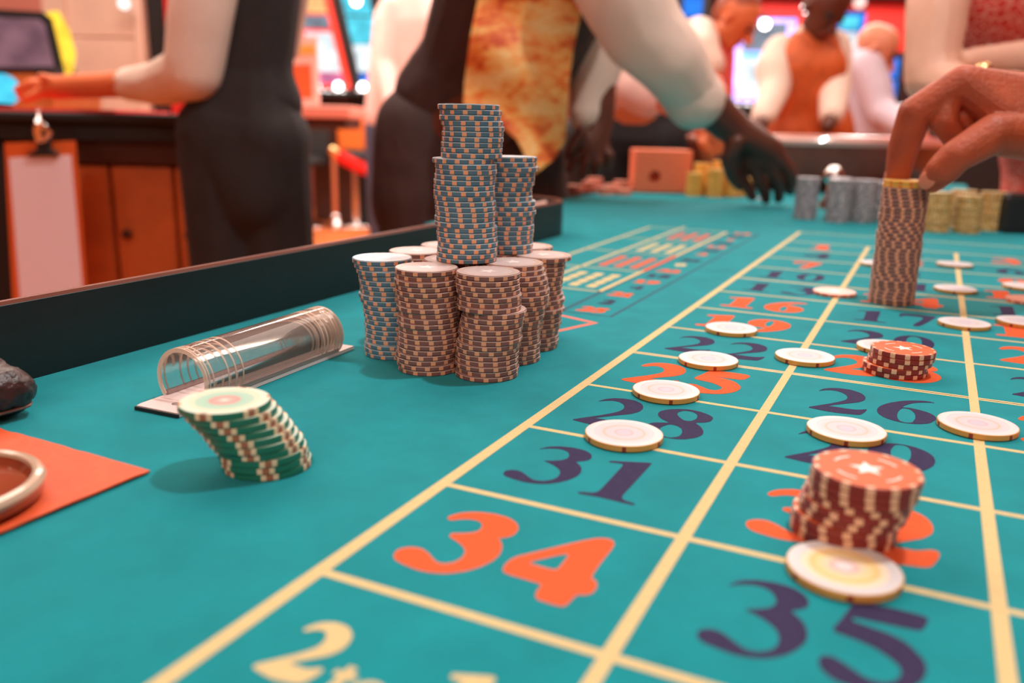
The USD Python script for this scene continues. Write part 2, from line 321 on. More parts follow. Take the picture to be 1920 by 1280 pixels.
obj('apron', prism(ring, -0.16, -0.031), DARKWOOD, table)
for lx, ly in ((-0.20, -0.6), (0.50, -0.6), (-0.42, 2.7), (0.17, 2.7), (-0.20, 0.8), (0.50, 1.2)):
    obj("leg", shift(lathe([(0, -TZ), (0.045, -TZ), (0.05, -TZ + 0.02), (0.03, -TZ + 0.1), (0.045, -0.4), (0.05, -0.17), (0.05, -0.03), (0, -0.03)], 20), lx, ly), DARKWOOD, table)

# ------------------------------------------------------------------ casino chips
CR, CT = 0.0202, 0.00335
ORD = ['topmost', 'second', 'third', 'fourth', 'fifth', 'sixth', 'seventh', 'eighth', 'ninth', 'tenth', 'eleventh', 'twelfth', 'thirteenth', 'fourteenth', 'fifteenth', 'sixteenth',
       'seventeenth', 'eighteenth', 'nineteenth', 'twentieth', 'twenty-first', 'twenty-second', 'twenty-third', 'twenty-fourth', 'twenty-fifth', 'twenty-sixth', 'twenty-seventh',
       'twenty-eighth', 'twenty-ninth', 'thirtieth', 'thirty-first', 'thirty-second', 'thirty-third', 'thirty-fourth']
def chip_body():
    c = 0.0005
    return lathe([(0, 0), (CR - c, 0), (CR, c), (CR, CT - c), (CR - 0.4 * c, CT - 0.25 * c), (CR - c, CT), (0.0155, CT), (0.0153, CT - 0.00012), (0, CT - 0.00012)], 70)
def sector(a0, a1, n=4, r_in=0.0166, up=0.00003, cc=0.0005):
    """A moulded edge insert: wraps the side and the outer ring of the face."""
    c = 0.0005; pr = [(r_in, 0.0), (CR - c, 0.0), (CR + 0.00009, c), (CR + 0.00009, CT - cc), (CR - c, CT + up), (r_in, CT + up)]
    an = np.linspace(a0, a1, n); m = len(pr); v = []; f = []
    for a in an: v += [(r * math.cos(a), r * math.sin(a), z) for r, z in pr]
    for i in range(n - 1):
        for j in range(m):
            k = (j + 1) % m
            f += [[i * m + j, (i + 1) * m + j, (i + 1) * m + k], [i * m + j, (i + 1) * m + k, i * m + k]]
    for j in range(1, m - 1):
        f += [[0, j, j + 1], [(n - 1) * m, (n - 1) * m + j + 1, (n - 1) * m + j]]
    t = trimesh.Trimesh(v, f, process=False); t.fix_normals(); return t
def star(r, k=0.42, n=5, a0=0.3):
    return Polygon([((r if i % 2 == 0 else r * k) * math.cos(a0 + i * PI / n), (r if i % 2 == 0 else r * k) * math.sin(a0 + i * PI / n)) for i in range(2 * n)])
def disc_mesh(r, z0, z1):
    return prism(Point(0, 0).buffer(r, 48), z0, z1)
def ring_mesh(r0, r1, z0, z1):
    return prism(Point(0, 0).buffer(r1, 48).difference(Point(0, 0).buffer(r0, 48)), z0, z1)
def face_dots(n, r, size, arcs=None):
    return unary_union([Point(r * math.cos(a), r * math.sin(a)).buffer(size, 6) for a in (arcs if arcs is not None else np.arange(n) * 2 * PI / n)])
def radial(name, stops, rmax=CR, rough=0.55):
    """Face print made of rings: colour by the distance from the chip's axis."""
    if name in MATS: return MATS[name]
    MATS[name] = usdkit.material(stage, '/World/Looks/' + name, {
        't': ('texture_coordinate', {}), 's': ('separate_xyz', {}), 'c': ('combine_xyz', {}), 'l': ('vector_math', {'math_type': 'length'}),
        'd': ('math', {'math_type': 'divide', 'value2': rmax}), 'r': ('rgb_ramp', {'ramp': stops}), 'p': ('principled_bsdf', {'roughness': rough, 'specular_ior_level': 0.3})},
        [('t.object', 's.vector'), ('s.x', 'c.x'), ('s.y', 'c.y'), ('c.vector', 'l.vector1'), ('l.value', 'd.value1'), ('d.value', 'r.fac'), ('r.color', 'p.base_color')], surface='p.BSDF')
    return MATS[name]
CH = dict(rough=0.42, coat_weight=0.25, coat_roughness=0.3)
PEACH = mat('chip_peach_insert', srgb(242, 172, 132), **CH)
CHIPMATS = {
    'blue': (mat('chip_slate_blue', srgb(82, 122, 144), **CH), PEACH, mat('chip_blue_face', srgb(186, 214, 226), rough=0.4, coat_weight=0.4, coat_roughness=0.25)),  # face colour paled to paint the glare on blue chip tops
    'brown': (mat('chip_brown', srgb(132, 88, 82), **CH), PEACH, mat('chip_brown_face', srgb(220, 204, 202), rough=0.4, coat_weight=0.4, coat_roughness=0.25)),  # overhead glare on the brown tops is put into the pale face
    'red': (mat('chip_red', srgb(138, 34, 24), **CH), mat('chip_cream_insert', srgb(240, 188, 152), **CH), mat('chip_red_face', srgb(208, 98, 50), rough=0.55, specular_ior_level=0.3)),  # face brighter than edge: top light painted into its colour
    'green': (mat('chip_green', srgb(30, 116, 92), **CH), mat('chip_cream_rim', srgb(240, 214, 176), **CH), radial('chip_green_face', [(0.0, srgb(236, 226, 214)), (0.2, srgb(226, 170, 160)), (0.42, srgb(206, 152, 146)), (0.5, srgb(160, 204, 184)), (0.8, srgb(170, 208, 188)), (0.9, srgb(214, 220, 192))], 0.0153)),
    'white': (mat('chip_gold_edge', srgb(216, 160, 78), rough=0.35), mat('chip_red_mark', srgb(150, 44, 26), **CH), radial('chip_white_face', [(0.0, srgb(190, 190, 206)), (0.22, srgb(196, 190, 204)), (0.3, srgb(204, 178, 182)), (0.36, srgb(200, 198, 206)), (0.62, srgb(202, 196, 200)), (0.68, srgb(210, 182, 160)), (0.74, srgb(206, 198, 198)), (0.9, srgb(206, 204, 212))], 0.0153)),
    'cream': (mat('chip_gold_edge', srgb(216, 160, 78)), mat('chip_red_mark', srgb(150, 44, 26)), radial('chip_cream_face', [(0.0, srgb(226, 224, 226)), (0.16, srgb(224, 220, 222)), (0.3, srgb(222, 184, 176)), (0.36, srgb(232, 216, 190)), (0.62, srgb(240, 218, 160)), (0.74, srgb(240, 200, 130)), (0.84, srgb(240, 224, 190)), (1.0, srgb(240, 226, 210))], 0.0153)),
    'pink': (mat('chip_salmon', srgb(226, 120, 96), **CH), mat('chip_cream_insert', srgb(246, 200, 168)), mat('chip_salmon_face', srgb(232, 160, 138), **CH)),
    'yellow': (mat('chip_yellow', srgb(244, 186, 84), **CH), mat('chip_orange_spot', srgb(240, 140, 60), **CH), mat('chip_yellow_face', srgb(250, 206, 110), **CH)),
    'grey': (mat('chip_grey', srgb(140, 142, 150), **CH), mat('chip_pale_insert', srgb(242, 226, 226), **CH), mat('chip_grey_face', srgb(196, 192, 208), rough=0.35, coat_weight=0.5)),
    'yellowgreen': (mat('chip_gold', srgb(204, 158, 88), **CH), mat('chip_cream_spot', srgb(246, 228, 176), **CH), mat('chip_gold_face', srgb(246, 232, 176), rough=0.35, coat_weight=0.5)),
}
WHITEPRINT = mat('chip_white_print', srgb(246, 240, 236), **CH)
PALERIM = mat('chip_pale_rim', srgb(214, 214, 216), rough=0.5, specular_ior_level=0.3)
GREENRIM = mat('chip_green_rim', srgb(206, 222, 204), rough=0.5, specular_ior_level=0.3)
RIMS = {'blue': mat('chip_blue_rim', srgb(206, 222, 228), rough=0.35, coat_weight=0.4), 'brown': mat('chip_brown_rim', srgb(224, 200, 190), rough=0.35, coat_weight=0.4), 'pink': CHIPMATS['pink'][2], 'yellow': CHIPMATS['yellow'][2], 'grey': CHIPMATS['grey'][2]}  # pale blue and brown rims paint the gloss along chip edges
FIRST = {}
SPOTS = 14
def chip(kind, loc, rot, label, group=None, tilt=None):
    if kind in FIRST:
        return copy_of(FIRST[kind], label, loc, rot, group, tilt)
    t = FIRST[kind] = thing('casino_chip', label, 'chip', loc, rot, group, tilt)
    edge, spot, face = CHIPMATS[kind]
    obj('body', chip_body(), edge, t)
    obj('inlay', disc_mesh(0.0153, CT - 0.0002, CT - 0.00002), face, t)
    st = 2 * PI / SPOTS
    if kind in ('blue', 'brown', 'pink', 'yellow', 'grey', 'yellowgreen'):
        obj('face_ring', lathe([(0.01535, CT - 0.0004), (0.01535, CT), (CR - 0.0006, CT + 0.00001), (CR + 0.00004, CT - 0.00045), (CR + 0.00004, CT - 0.0007), (CR - 0.0007, CT - 0.0007)], 70), RIMS[kind], t)
        obj('edge_spots', cat_(*[sector(i * st - 0.076, i * st + 0.076, r_in=0.0194, up=-0.0007, cc=0.0007) for i in range(SPOTS)]), spot, t, kind='stuff', label='peach edge spots' if spot is PEACH else 'pale edge spots')
        obj('star_print', prism(star(0.0065), CT - 0.0001, CT + 0.00001), WHITEPRINT, t, smooth=False, label='pale star')
    elif kind == 'red':
        obj('face_ring', ring_mesh(0.01535, CR - 0.00055, CT - 0.0002, CT + 0.00002), face, t)
        for i in range(SPOTS):
            obj('edge_spot', sector(i * st - 0.078, i * st + 0.078, r_in=0.0182), spot, t)
        obj('star_print', prism(star(0.0068), CT - 0.0001, CT + 0.00003), WHITEPRINT, t, smooth=False, label='white star')
        obj('ring_print', prism(face_dots(0, 0.0125, 0.00055, [q + d for q in (0.4, 1.97, 3.54, 5.11) for d in (-0.3, -0.2, -0.1, 0, 0.1, 0.2, 0.3)]), CT - 0.0001, CT + 0.00003), WHITEPRINT, t, smooth=False, label='pale hot-stamped marks', kind='stuff')
    elif kind == 'green':
        obj('face_ring', ring_mesh(0.01535, CR - 0.00055, CT - 0.0002, CT + 0.00002), GREENRIM, t)
        for i in range(6):
            a = i * PI / 3
            obj('edge_spot', sector(a - 0.19, a - 0.075, r_in=0.0185), spot, t); obj('edge_spot', sector(a + 0.075, a + 0.19, r_in=0.0185), spot, t)
            obj('edge_spot', sector(a - 0.073, a + 0.073, r_in=0.0185), mat('chip_rust_insert', srgb(172, 104, 72), **CH), t, label='rust middle insert')
    else:
        obj('face_ring', ring_mesh(0.01535, CR - 0.00055, CT - 0.0002, CT + 0.00002), PALERIM, t)
        for i in range(6):
            obj('edge_mark', sector(i * PI / 3 - 0.05, i * PI / 3 + 0.05, n=2, r_in=0.0193, up=-0.0004), spot, t, label='small red edge mark')
    return t
def stack(kind, base, n, where, offs=None, group=None, jitter=0.0010, lean=(0, 0), z0=TZ, spin=None, colour=None):
    """n chips, the topmost first in OFFS (metres to the right); WHERE completes the labels."""
    a = rng.random() * 6.28
    for i in range(n):                       # i counts from the top
        k = n - 1 - i
        dx = (offs[i] if offs else 0) + rng.uniform(-jitter, jitter) * 0.4
        dy = rng.uniform(-jitter, jitter)
        kd = kind if isinstance(kind, str) else kind[i]
        a += rng.choice([0.03, 0.06, -0.05, 0.22, 0.12, 0.02]) if rng.random() < 0.8 else rng.random()
        chip(kd, (base[0] + dx + lean[0] * k, base[1] + dy + lean[1] * k, z0 + k * (CT + 0.00002) + 0.00004), math.degrees(a),
             f"{colour or kd} chip, {ORD[i]} {'chip ' if i == 0 else 'from top '}{where}", group)
mm = lambda *a: [x / 1000 for x in a]
GP = 'chips of the stacked pyramid'
PYR = [
    ('brown', (-0.0156, 0.5310), 'in the front right stack of the chip pyramid', mm(0,0,0,0,1,.8,.8,4.3,3.3,2.4,2.1,1.5,2.3,0,0,0,-.3,-.3,0,0)),
    ('brown', (-0.0556, 0.5430), 'in the front left stack of the chip pyramid', mm(-.3,0,-.2,0,.7,.4,.6,1.1,2.6,1.9,1,1.7,1.7,1.5,1.3,1.3,0,0,.6,1.3)),
    ('blue', (-0.0825, 0.5790), 'in the leftmost stack of the chip pyramid', mm(-7,-5.8,-4.4,-3.6,-3.2,-2.5,-2.5,-2.9,-2.5,-1.1,-.7,0,.4,.4,.4,.4,.4,0,-.4,0)),
    ('brown', (0.0010, 0.5705), 'in the middle right stack of the chip pyramid', mm(-1.5,-.5,1.2,2,2.9,3.3,3.7,2.9,2.9,1.2,.2,-.4,-1.1,-1.6,-1.6,-1.8,-1.8,-2,-2,-1.8)),
    ('brown', (0.0165, 0.6075), 'in the rightmost stack of the chip pyramid', mm(4.6,.7,.7,-.3,-.8,-1.1,-1.4,-2,-.2,.7,-.6,.7,-.6,-1.4,-.6,-2.4,-2.8,-2.8,-2.8,-3.2)),
    ('brown', (-0.0405, 0.5790), 'in the middle stack under the blue tower', None),
    ('brown', (-0.0699, 0.6140), 'in the back left stack of the chip pyramid', None),
    ('brown', (-0.0500, 0.6480), 'in the far middle stack of the chip pyramid', None),
    ('brown', (0.0090, 0.6500), 'in the far right stack of the chip pyramid', None),
    ('brown', (-0.0130, 0.6175), 'in the stack under the rear blue tower', None),
]
for k, (kd, b, w, o) in enumerate(PYR):
    if k < 5: stack(kd, b, 20, w, o, GP)
    else: stack(kd, b, 3, w, None, GP, z0=TZ + 17 * (CT + 0.00002))
Z2 = TZ + 20 * (CT + 0.00002) + 0.0001
stack('blue', (-0.0325, 0.5730), 20, 'in the front lower tower on the pyramid', mm(-1.7,0,0,-.8,-.8,-1.2,-1.2,-1.2,-.4,0,0,-.4,-.7,.7,1,1,1.7,1.2,.8,.8), GP, z0=Z2, jitter=0.0008)
stack('blue', (-0.0062, 0.6200), 20, 'in the rear tower on the pyramid', mm(.9,.4,2,.3,.3,-.4,-1.3,-1.5,-1.3,1.2,.9,1.2,.3,-.3,0,.4,-.3,-.4,-.4,-.4), GP, z0=Z2, jitter=0.0008)
stack('blue', (-0.0325, 0.5775), 10, 'in the short stack topping the blue tower', mm(1.2,2.7,2.1,3.7,4.3,3.7,4.2,3.7,3.3,3.5), GP, z0=Z2 + 20 * (CT + 0.00002) + 0.0001, jitter=0.0008)
# the stack under the hand, leaning a little
stack(['yellow'] * 2 + ['brown'] * 32, (0.3585, 0.7985), 34, 'of the tall stack held by fingers', None, 'chips of the held stack', lean=(0.00001, 0.0), jitter=0.0009)
# leaning green stack
stack('green', (-0.1138, 0.3740), 10, 'of the leaning green stack', mm(-15.5,-13,-10.5,-8.2,-6,-4,-2.2,-1,-.4,0.8), 'chips of the leaning green stack', lean=(0, -0.0007), jitter=0.0005)
# red stacks on the grid
stack('red', (0.2585, 0.5560), 5, 'of the small red stack on number 23', mm(3.4,3.0,2.2,-.8,-.2), 'red chips on the numbers', jitter=0.0006)
stack('red', (0.1345, 0.3165), 9, 'of the red stack on number 32', mm(4.4,4.0,3.9,3.6,2.6,2.0,0.0,-.3,.4), 'red chips on the numbers', lean=(0, -0.0007), jitter=0.0006)
# single chips
for kd, x, y, w in [
    ('white', 0.0589, 0.4181, 'pale chip with gold edge lying across number 28'),
    ('white', 0.1352, 0.5685, 'pale chip with gold edge on the double line below number 22'),
    ('white', 0.0937, 0.4949, 'pale chip with gold edge lying on the lower half of number 25'),
    ('white', 0.1791, 0.4316, 'pale chip with gold edge between numbers 26 and 29'),
    ('white', 0.2558, 0.4446, 'pale chip with gold edge on the line right of number 26'),
    ('white', 0.2062, 0.5824, 'pale chip with gold edge on the corner left of number 23'),
    ('white', 0.1743, 0.6643, 'pale chip with gold edge lying on number 19'),
    ('white', 0.3790, 0.7019, 'pale chip on the line right of number 17'),
    ('white', 0.4520, 0.8641, 'pale chip on the line right of the tall held stack'),
    ('white', 0.5356, 1.0338, 'farthest pale chip on the line right of the held stack'),
    ('white', 0.2765, 0.6146, 'pale chip half hidden behind the small red stack'),
    ('white', 0.4400, 1.0296, 'pale chip peeking out behind the left side of the held stack'),
    ('pink', 0.3177, 0.8338, 'salmon chip with pale spots on the line left of the held stack'),
    ('cream', 0.1225, 0.2824, 'cream chip with gold ring in front of the red stack on 32'),
    ('white', 0.5363, 0.8885, 'pale chip cut by the right picture edge, farthest of three there'),
    ('pink', 0.4980, 0.8135, 'salmon chip cut by the right picture edge, middle of three'),
    ('white', 0.4345, 0.7130, 'pale chip cut by the right picture edge, nearest of three'),
]:
    chip(kd, (x, y, TZ + 0.0002), rng.uniform(0, 360), w, 'single chips on the number grid')
# far stacks
def far_stacks(kind, spots, label, heights):
    t = thing('chip_stacks', label, 'chips', (0, 0, 0)); tag(t, kind='stuff')
    edge, spot, face = CHIPMATS[kind]; b, s, f = [], [], []
    for (x, y), n in zip(spots, heights):
        for k in range(n):
            dx, dy, a = x + rng.uniform(-.0007, .0007), y + rng.uniform(-.0007, .0007), rng.random() * 6
            z = TZ + 0.0001 + k * (CT + 0.00002)
            b.append(shift(lathe([(0, 0), (CR - .0004, 0), (CR, .0004), (CR, CT - .0004), (CR - .0004, CT), (0, CT)], 28), dx, dy, z))
            for i in range(7): s.append(shift(sector(a + i * 2 * PI / 7 - .16, a + i * 2 * PI / 7 + .16, n=2), dx, dy, z))
        f.append(shift(disc_mesh(0.0164, CT - 0.0002, CT + 0.00002), dx, dy, z))
    obj('bodies', cat_(*b), edge, t, kind='stuff'); obj('edge_spots', cat_(*s), spot, t, kind='stuff'); obj('faces', cat_(*f), face, t, kind='stuff')
far_stacks('brown', [b for _, b, _, _ in PYR[5:]], 'lower chips of the five inner brown stacks hidden in the pyramid', [17] * 5)
far_stacks('grey', ((0.530, 1.575), (0.572, 1.530), (0.617, 1.535), (0.660, 1.560), (0.592, 1.585)), 'grey chip stacks standing close together left of the held stack', (22, 22, 22, 21, 22))
far_stacks('yellowgreen', ((0.690, 1.410), (0.735, 1.400), (0.795, 1.440), (0.760, 1.470), (0.650, 1.440)), 'gold and cream chip stacks right of the held stack', (19, 18, 19, 19, 17))
far_stacks('yellow', ((0.425, 2.06), (0.468, 2.04), (0.512, 2.055), (0.45, 2.10), (0.493, 2.10), (0.545, 2.08)), 'heap of yellow chip stacks beside the dark reaching hand', (16, 19, 20, 22, 24, 13))
far_stacks('pink', ((0.14, 2.10), (0.185, 2.14), (0.235, 2.10), (0.262, 2.145), (0.215, 2.05), (0.20, 2.19), (0.255, 2.05)), 'low scattered heap of salmon chips beside the centre dealer', (5, 7, 6, 8, 5, 9, 4))
chip('grey', (0.560, 1.985, TZ + 0.0002), 40, 'pale chip lying on felt by the yellow stacks', 'loose chip by the yellow stacks')

# ------------------------------------------------------------------ things on the near felt
# clear chip tube on its base plate
ACRYL = usdkit.material(stage, '/World/Looks/clear_acrylic', {'tr': ('transparent_bsdf', {'color': (0.97, 0.97, 0.97)}), 'gl': ('glossy_bsdf', {'color': (1, 0.97, 0.95), 'roughness': 0.06}), 'df': ('diffuse_bsdf', {'color': srgb(240, 222, 214)}),
    'fr': ('fresnel', {'IOR': 1.3}), 'm1': ('mix_closure', {}), 'm2': ('mix_closure', {'fac': 0.05})}, [('fr.fac', 'm1.fac'), ('tr.BSDF', 'm1.closure1'), ('gl.BSDF', 'm1.closure2'), ('m1.closure', 'm2.closure1'), ('df.BSDF', 'm2.closure2')], surface='m2.closure')
ACRYLGROOVE = usdkit.material(stage, '/World/Looks/acrylic_groove', {'tr': ('transparent_bsdf', {}), 'df': ('diffuse_bsdf', {'color': srgb(250, 224, 204)}), 'm': ('mix_closure', {'fac': 0.55})}, [('tr.BSDF', 'm.closure1'), ('df.BSDF', 'm.closure2')], surface='m.closure')
PLATE = mat('acrylic_plate_frost', srgb(244, 224, 222), 0.3)
pa, pb = np.array([-0.1925, 0.4420]), np.array([-0.1265, 0.5925])
ang = math.degrees(math.atan2(*(pb - pa)[::-1])); L = float(np.linalg.norm(pb - pa))
tb = thing('chip_tube', 'clear acrylic chip tube on a flat base plate behind the green stack', 'chip holder', (pa[0], pa[1], TZ), ang)
plate = Polygon([(0, -0.0150), (0.004, -0.0160), (L, -0.0160), (L, 0.0160), (0.004, 0.0160), (0, 0.0150)]).difference(Point(0.012, -0.002).buffer(0.0028)).difference(Point(L - 0.010, -0.004).buffer(0.0026))
obj('base_plate', prism(plate, 0.0003, 0.0026), PLATE, tb, label='frosted base plate with two screw holes')
obj('bevelled_end', cat_(rbox(-0.0012, -0.0158, 0.0001, 0.0, 0.0158, 0.0022, 0.0003)), BLACK, tb, label='dark end edge of the plate')
RT, WT = 0.0185, 0.0024
def half_tube(x0, x1, ro, ri, a0=-0.62, a1=PI + 0.62, n=40):
    an = np.linspace(a0, a1, n); po = [(ro * math.cos(a), ro * math.sin(a)) for a in an]; pi_ = [(ri * math.cos(a), ri * math.sin(a)) for a in an[::-1]]
    m = prism(Polygon(po + pi_), x0, x1)
    v = m.vertices.copy(); m.vertices = np.c_[v[:, 2], v[:, 0], v[:, 1]]; m.fix_normals(); return m
zc = 0.0026 + RT * math.sin(0.62) + 0.0005
obj('tube', shift(half_tube(0.020, L - 0.016, RT, RT - WT), z=zc), ACRYL, tb, label='clear tube wall')
for x in (0.021, 0.024, 0.036, 0.042, 0.048, L - 0.038, L - 0.034, L - 0.024, L - 0.021, L - 0.0175):
    obj('groove', shift(half_tube(x, x + 0.0010, RT + 0.0001, RT - 0.0004), z=zc), ACRYLGROOVE, tb)
for x in (0.0192, L - 0.0162):
    obj('end_ring', shift(half_tube(x, x + 0.0010, RT + 0.00005, RT - WT - 0.00005), z=zc), ACRYLGROOVE, tb, label='polished cream looking tube end')
for s in (-1, 1):
    obj('foot_strip', rbox(0.022, s * 0.0150 - 0.0012, 0.0027, L - 0.018, s * 0.0150 + 0.0012, 0.0052, 0.0004), mat('acrylic_edge', srgb(214, 186, 180), 0.2, transmission_weight=0.3), tb)
# orange mat with an ashtray
MATC = mat('orange_leather', srgb(222, 88, 40), 0.6, vary=0.18, scale=60.0, bump=0.0008, bscale=260.0)
e1, e2 = np.array([-0.8944, 0.4472]), np.array([-0.4472, -0.8944])
mt = thing('orange_mat', 'orange square leather mat with curled edge at the lower left', 'mat', (-0.163, 0.361, TZ + 0.0002), math.degrees(math.atan2(e1[1], e1[0])))
g = Manifold.cube((0.20, 0.20, 0.0010)).translate((0, 0, 0.0001)).refine_to_length(0.004)
gt = as_tm(g); v = gt.vertices.copy()
edge = np.minimum(np.minimum(v[:, 0], v[:, 1]), 0.02)
v[:, 2] += 0.0008 * np.clip(1 - edge / 0.006, 0, 1) * (0.5 + meshkit.noise(v * 120)) * 0.8 + 0.0005 * meshkit.noise(v * 60)
obj('mat_sheet', trimesh.Trimesh(v, gt.faces, process=False), MATC, mt, smooth=True)
at = thing('ashtray', 'round ashtray with cream rim and brown bowl on the orange mat', 'ashtray', (-0.2318, 0.3195, TZ + 0.0026))
obj('bowl', lathe([(0, 0), (0.036, 0), (0.0385, 0.002), (0.0395, 0.0075), (0.0345, 0.0075), (0.0325, 0.004), (0.02, 0.0022), (0, 0.0022)], 64), mat('brown_glaze', srgb(150, 70, 44), 0.12, coat_weight=0.6), at)
obj('rim', lathe([(0.0344, 0.0076), (0.0348, 0.0092), (0.0365, 0.0098), (0.0385, 0.0092), (0.0397, 0.0072), (0.0392, 0.0055), (0.0388, 0.0076)], 64), mat('cream_glaze', srgb(206, 180, 156), 0.2, coat_weight=0.4), at)
obj('base_ring', lathe([(0.028, -0.001), (0.034, -0.001), (0.0362, 0.002), (0.034, 0.003), (0.028, 0.003)], 48), mat('grey_glaze', srgb(96, 84, 74), 0.3), at)
# dark leather pouch at the left edge
LEATHER = mat('dark_leather', srgb(62, 36, 34), 0.38, vary=0.35, scale=90.0, bump=0.0022, bscale=230.0)
po = flesh([[((-0.2680, 0.4330, TZ + 0.0145), 0.0138), ((-0.316, 0.370, TZ + 0.0155), 0.0150), ((-0.375, 0.500, TZ + 0.0155), 0.0150), ((-0.43, 0.43, TZ + 0.0165), 0.016)],
            [((-0.279, 0.4360, TZ + 0.0225), 0.0110), ((-0.328, 0.383, TZ + 0.0245), 0.012), ((-0.375, 0.495, TZ + 0.0245), 0.012), ((-0.43, 0.43, TZ + 0.026), 0.013)]], 0.0024, 10)
v = po.vertices.copy(); nz = meshkit.fbm(v * 170) - 0.5; v += po.vertex_normals * (nz * 0.0045)[:, None]; v[:, 2] = np.maximum(v[:, 2], TZ + 0.0015)
pch = thing('leather_pouch', 'dark brown grained leather pouch at the left picture edge', 'pouch', (0, 0, 0))
obj('pouch_body', trimesh.Trimesh(v, po.faces, process=False), LEATHER, pch, smooth=True)
obj('seam', tube(spline([(-0.3060, 0.3620, TZ + 0.006), (-0.2810, 0.3960, TZ + 0.006), (-0.2590, 0.4260, TZ + 0.0065), (-0.2568, 0.4345, TZ + 0.007), (-0.2640, 0.4435, TZ + 0.007)]), 0.0008, 8), mat('worn_leather_edge', srgb(120, 84, 74), 0.35), pch, label='worn shiny seam along the bottom')

# ------------------------------------------------------------------ background furniture
def slab(pts, y0, y1):
    """A solid with outline pts (x, z), from y0 back to y1."""
    m = prism(Polygon(pts).buffer(0), y0, y1); v = m.vertices.copy()
    m.vertices = np.c_[v[:, 0], v[:, 2], v[:, 1]]; m.fix_normals(); return m
def glow(name, col, strength):
    if name not in MATS:
        MATS[name] = usdkit.material(stage, '/World/Looks/' + name, {'n': ('noise_texture', {'scale': 9.0, 'detail': 2.0}), 't': ('texture_coordinate', {}), 'r': ('rgb_ramp', {'ramp': [(0.35, tuple(c * 0.6 for c in col)), (0.65, col)]}), 'e': ('emission', {'strength': strength})},
            [('t.object', 'n.vector'), ('n.fac', 'r.fac'), ('r.color', 'e.color')], surface='e.emission')
    return MATS[name]
def slot_machine(label, x, y, z0, w, rz, body, frame, screens, deck_z, tilt=0.0, top=None):
    """Upright gaming machine: base cabinet, button deck, framed screens. z0: lower edge of the screens; screens: (z from, z to, material); tilt slants the head."""
    t = thing('slot_machine', label, 'slot machine', (x, y, 0), rz)
    h = screens[-1][1]
    obj('base_cabinet', rbox(-w / 2, 0.05, 0, w / 2, 0.62, deck_z - 0.04, 0.02), body, t)
    obj('button_deck', rbox(-w / 2, -0.14, deck_z - 0.045, w / 2, 0.20, deck_z, 0.015), BLACK, t)
    for i in range(5):
        obj('button', shift(lathe([(0, 0), (0.020, 0), (0.022, 0.008), (0.016, 0.014), (0, 0.016)], 16), (i - 2) * w / 6, -0.06, deck_z), glow('button_glow', (1.0, 0.86, 0.82), 4.0), t)
    sl = lambda z: (z - z0) * tilt
    def fr(za, zb, wa, ya, yb, m, name, **kw):
        return obj(name, slab([(-wa + sl(za), za), (wa + sl(za), za), (wa + sl(zb), zb), (-wa + sl(zb), zb)], ya, yb), m, t, **kw)
    fr(z0 - 0.05, h + 0.06, w / 2, 0.10, 0.55, body, 'head')
    fr(z0 - 0.02, h + 0.03, w / 2 - 0.015, 0.06, 0.12, frame, 'frame')
    for za, zb, m in screens:
        fr(za, zb, w / 2 - 0.075, 0.045, 0.10, m, 'screen')
    if top:
        obj('topper', slab([(-w / 2 + sl(h) + w * 0.5 * (1 - math.cos(a)), h + 0.06 + 0.18 * math.sin(a)) for a in np.linspace(0, PI, 14)], 0.1, 0.4), top, t)
    return t
RF = mat('red_frame', srgb(232, 56, 40), 0.35, emit=0.5, ecol=srgb(240, 50, 34))
SCR_W = glow('screen_white', (0.86, 0.95, 1.0), 1.3); SCR_O = glow('screen_orange', (1.0, 0.55, 0.22), 1.4); SCR_B = glow('screen_cyan', (0.10, 0.62, 0.78), 1.5)
SCR_DB = glow('screen_blue', (0.03, 0.20, 0.80), 1.4); SCR_P = glow('screen_mauve', (0.34, 0.16, 0.20), 0.8); SCR_G = glow('screen_grey', (0.34, 0.38, 0.46), 0.9); SCR_PINK = glow('screen_pink', (0.9, 0.25, 0.5), 1.0)
PURPLE = glow('purple_led', (0.52, 0.36, 1.0), 3.2); YELLOWGLOW = glow('yellow_glow', (1.0, 0.60, 0.05), 1.5)
xz = (-1.7458, 8.3000, 1.2713)
slot_machine('slot machine with slanted red frame left of the blue one', xz[0], 8.3, xz[2], 0.40, 0, DARKWOOD, RF, [(xz[2] + 0.02, xz[2] + 0.11, SCR_PINK), (xz[2] + 0.12, xz[2] + 0.47, SCR_W), (xz[2] + 0.50, xz[2] + 0.62, SCR_G), (xz[2] + 0.64, xz[2] + 1.1, SCR_O)], xz[2] - 0.06, -0.22)
xz = (-1.3286, 8.3000, 1.2794)
slot_machine('slot machine with slanted cyan screens behind the centre dealer', xz[0], 8.3, xz[2], 0.40, 0, BLACK, BLACK, [(xz[2] + 0.02, xz[2] + 0.10, SCR_DB), (xz[2] + 0.12, xz[2] + 0.36, SCR_W), (xz[2] + 0.37, xz[2] + 0.60, SCR_B), (xz[2] + 0.62, xz[2] + 0.95, SCR_B)], xz[2] - 0.06, -0.22)
xz = (1.7268, 6.4000, 1.1676)
slot_machine('slot machine with purple lit frame and white lower screen', xz[0], 6.4, xz[2], 0.44, -8, BLACK, PURPLE, [(xz[2] + 0.04, xz[2] + 0.28, SCR_W), (xz[2] + 0.285, xz[2] + 0.32, SCR_B), (xz[2] + 0.33, xz[2] + 0.52, SCR_G)], xz[2] - 0.05, 0.05)
xz = (2.7849, 7.6000, 1.5463)
slot_machine('slot machine with cyan lit top behind the bald man', xz[0], 7.6, xz[2], 0.30, 0, BLACK, SCR_DB, [(xz[2] + 0.02, xz[2] + 0.22, SCR_W), (xz[2] + 0.24, xz[2] + 0.34, SCR_B)], xz[2] - 0.06, 0.0)
xz = (3.1675, 7.6000, 1.2291)
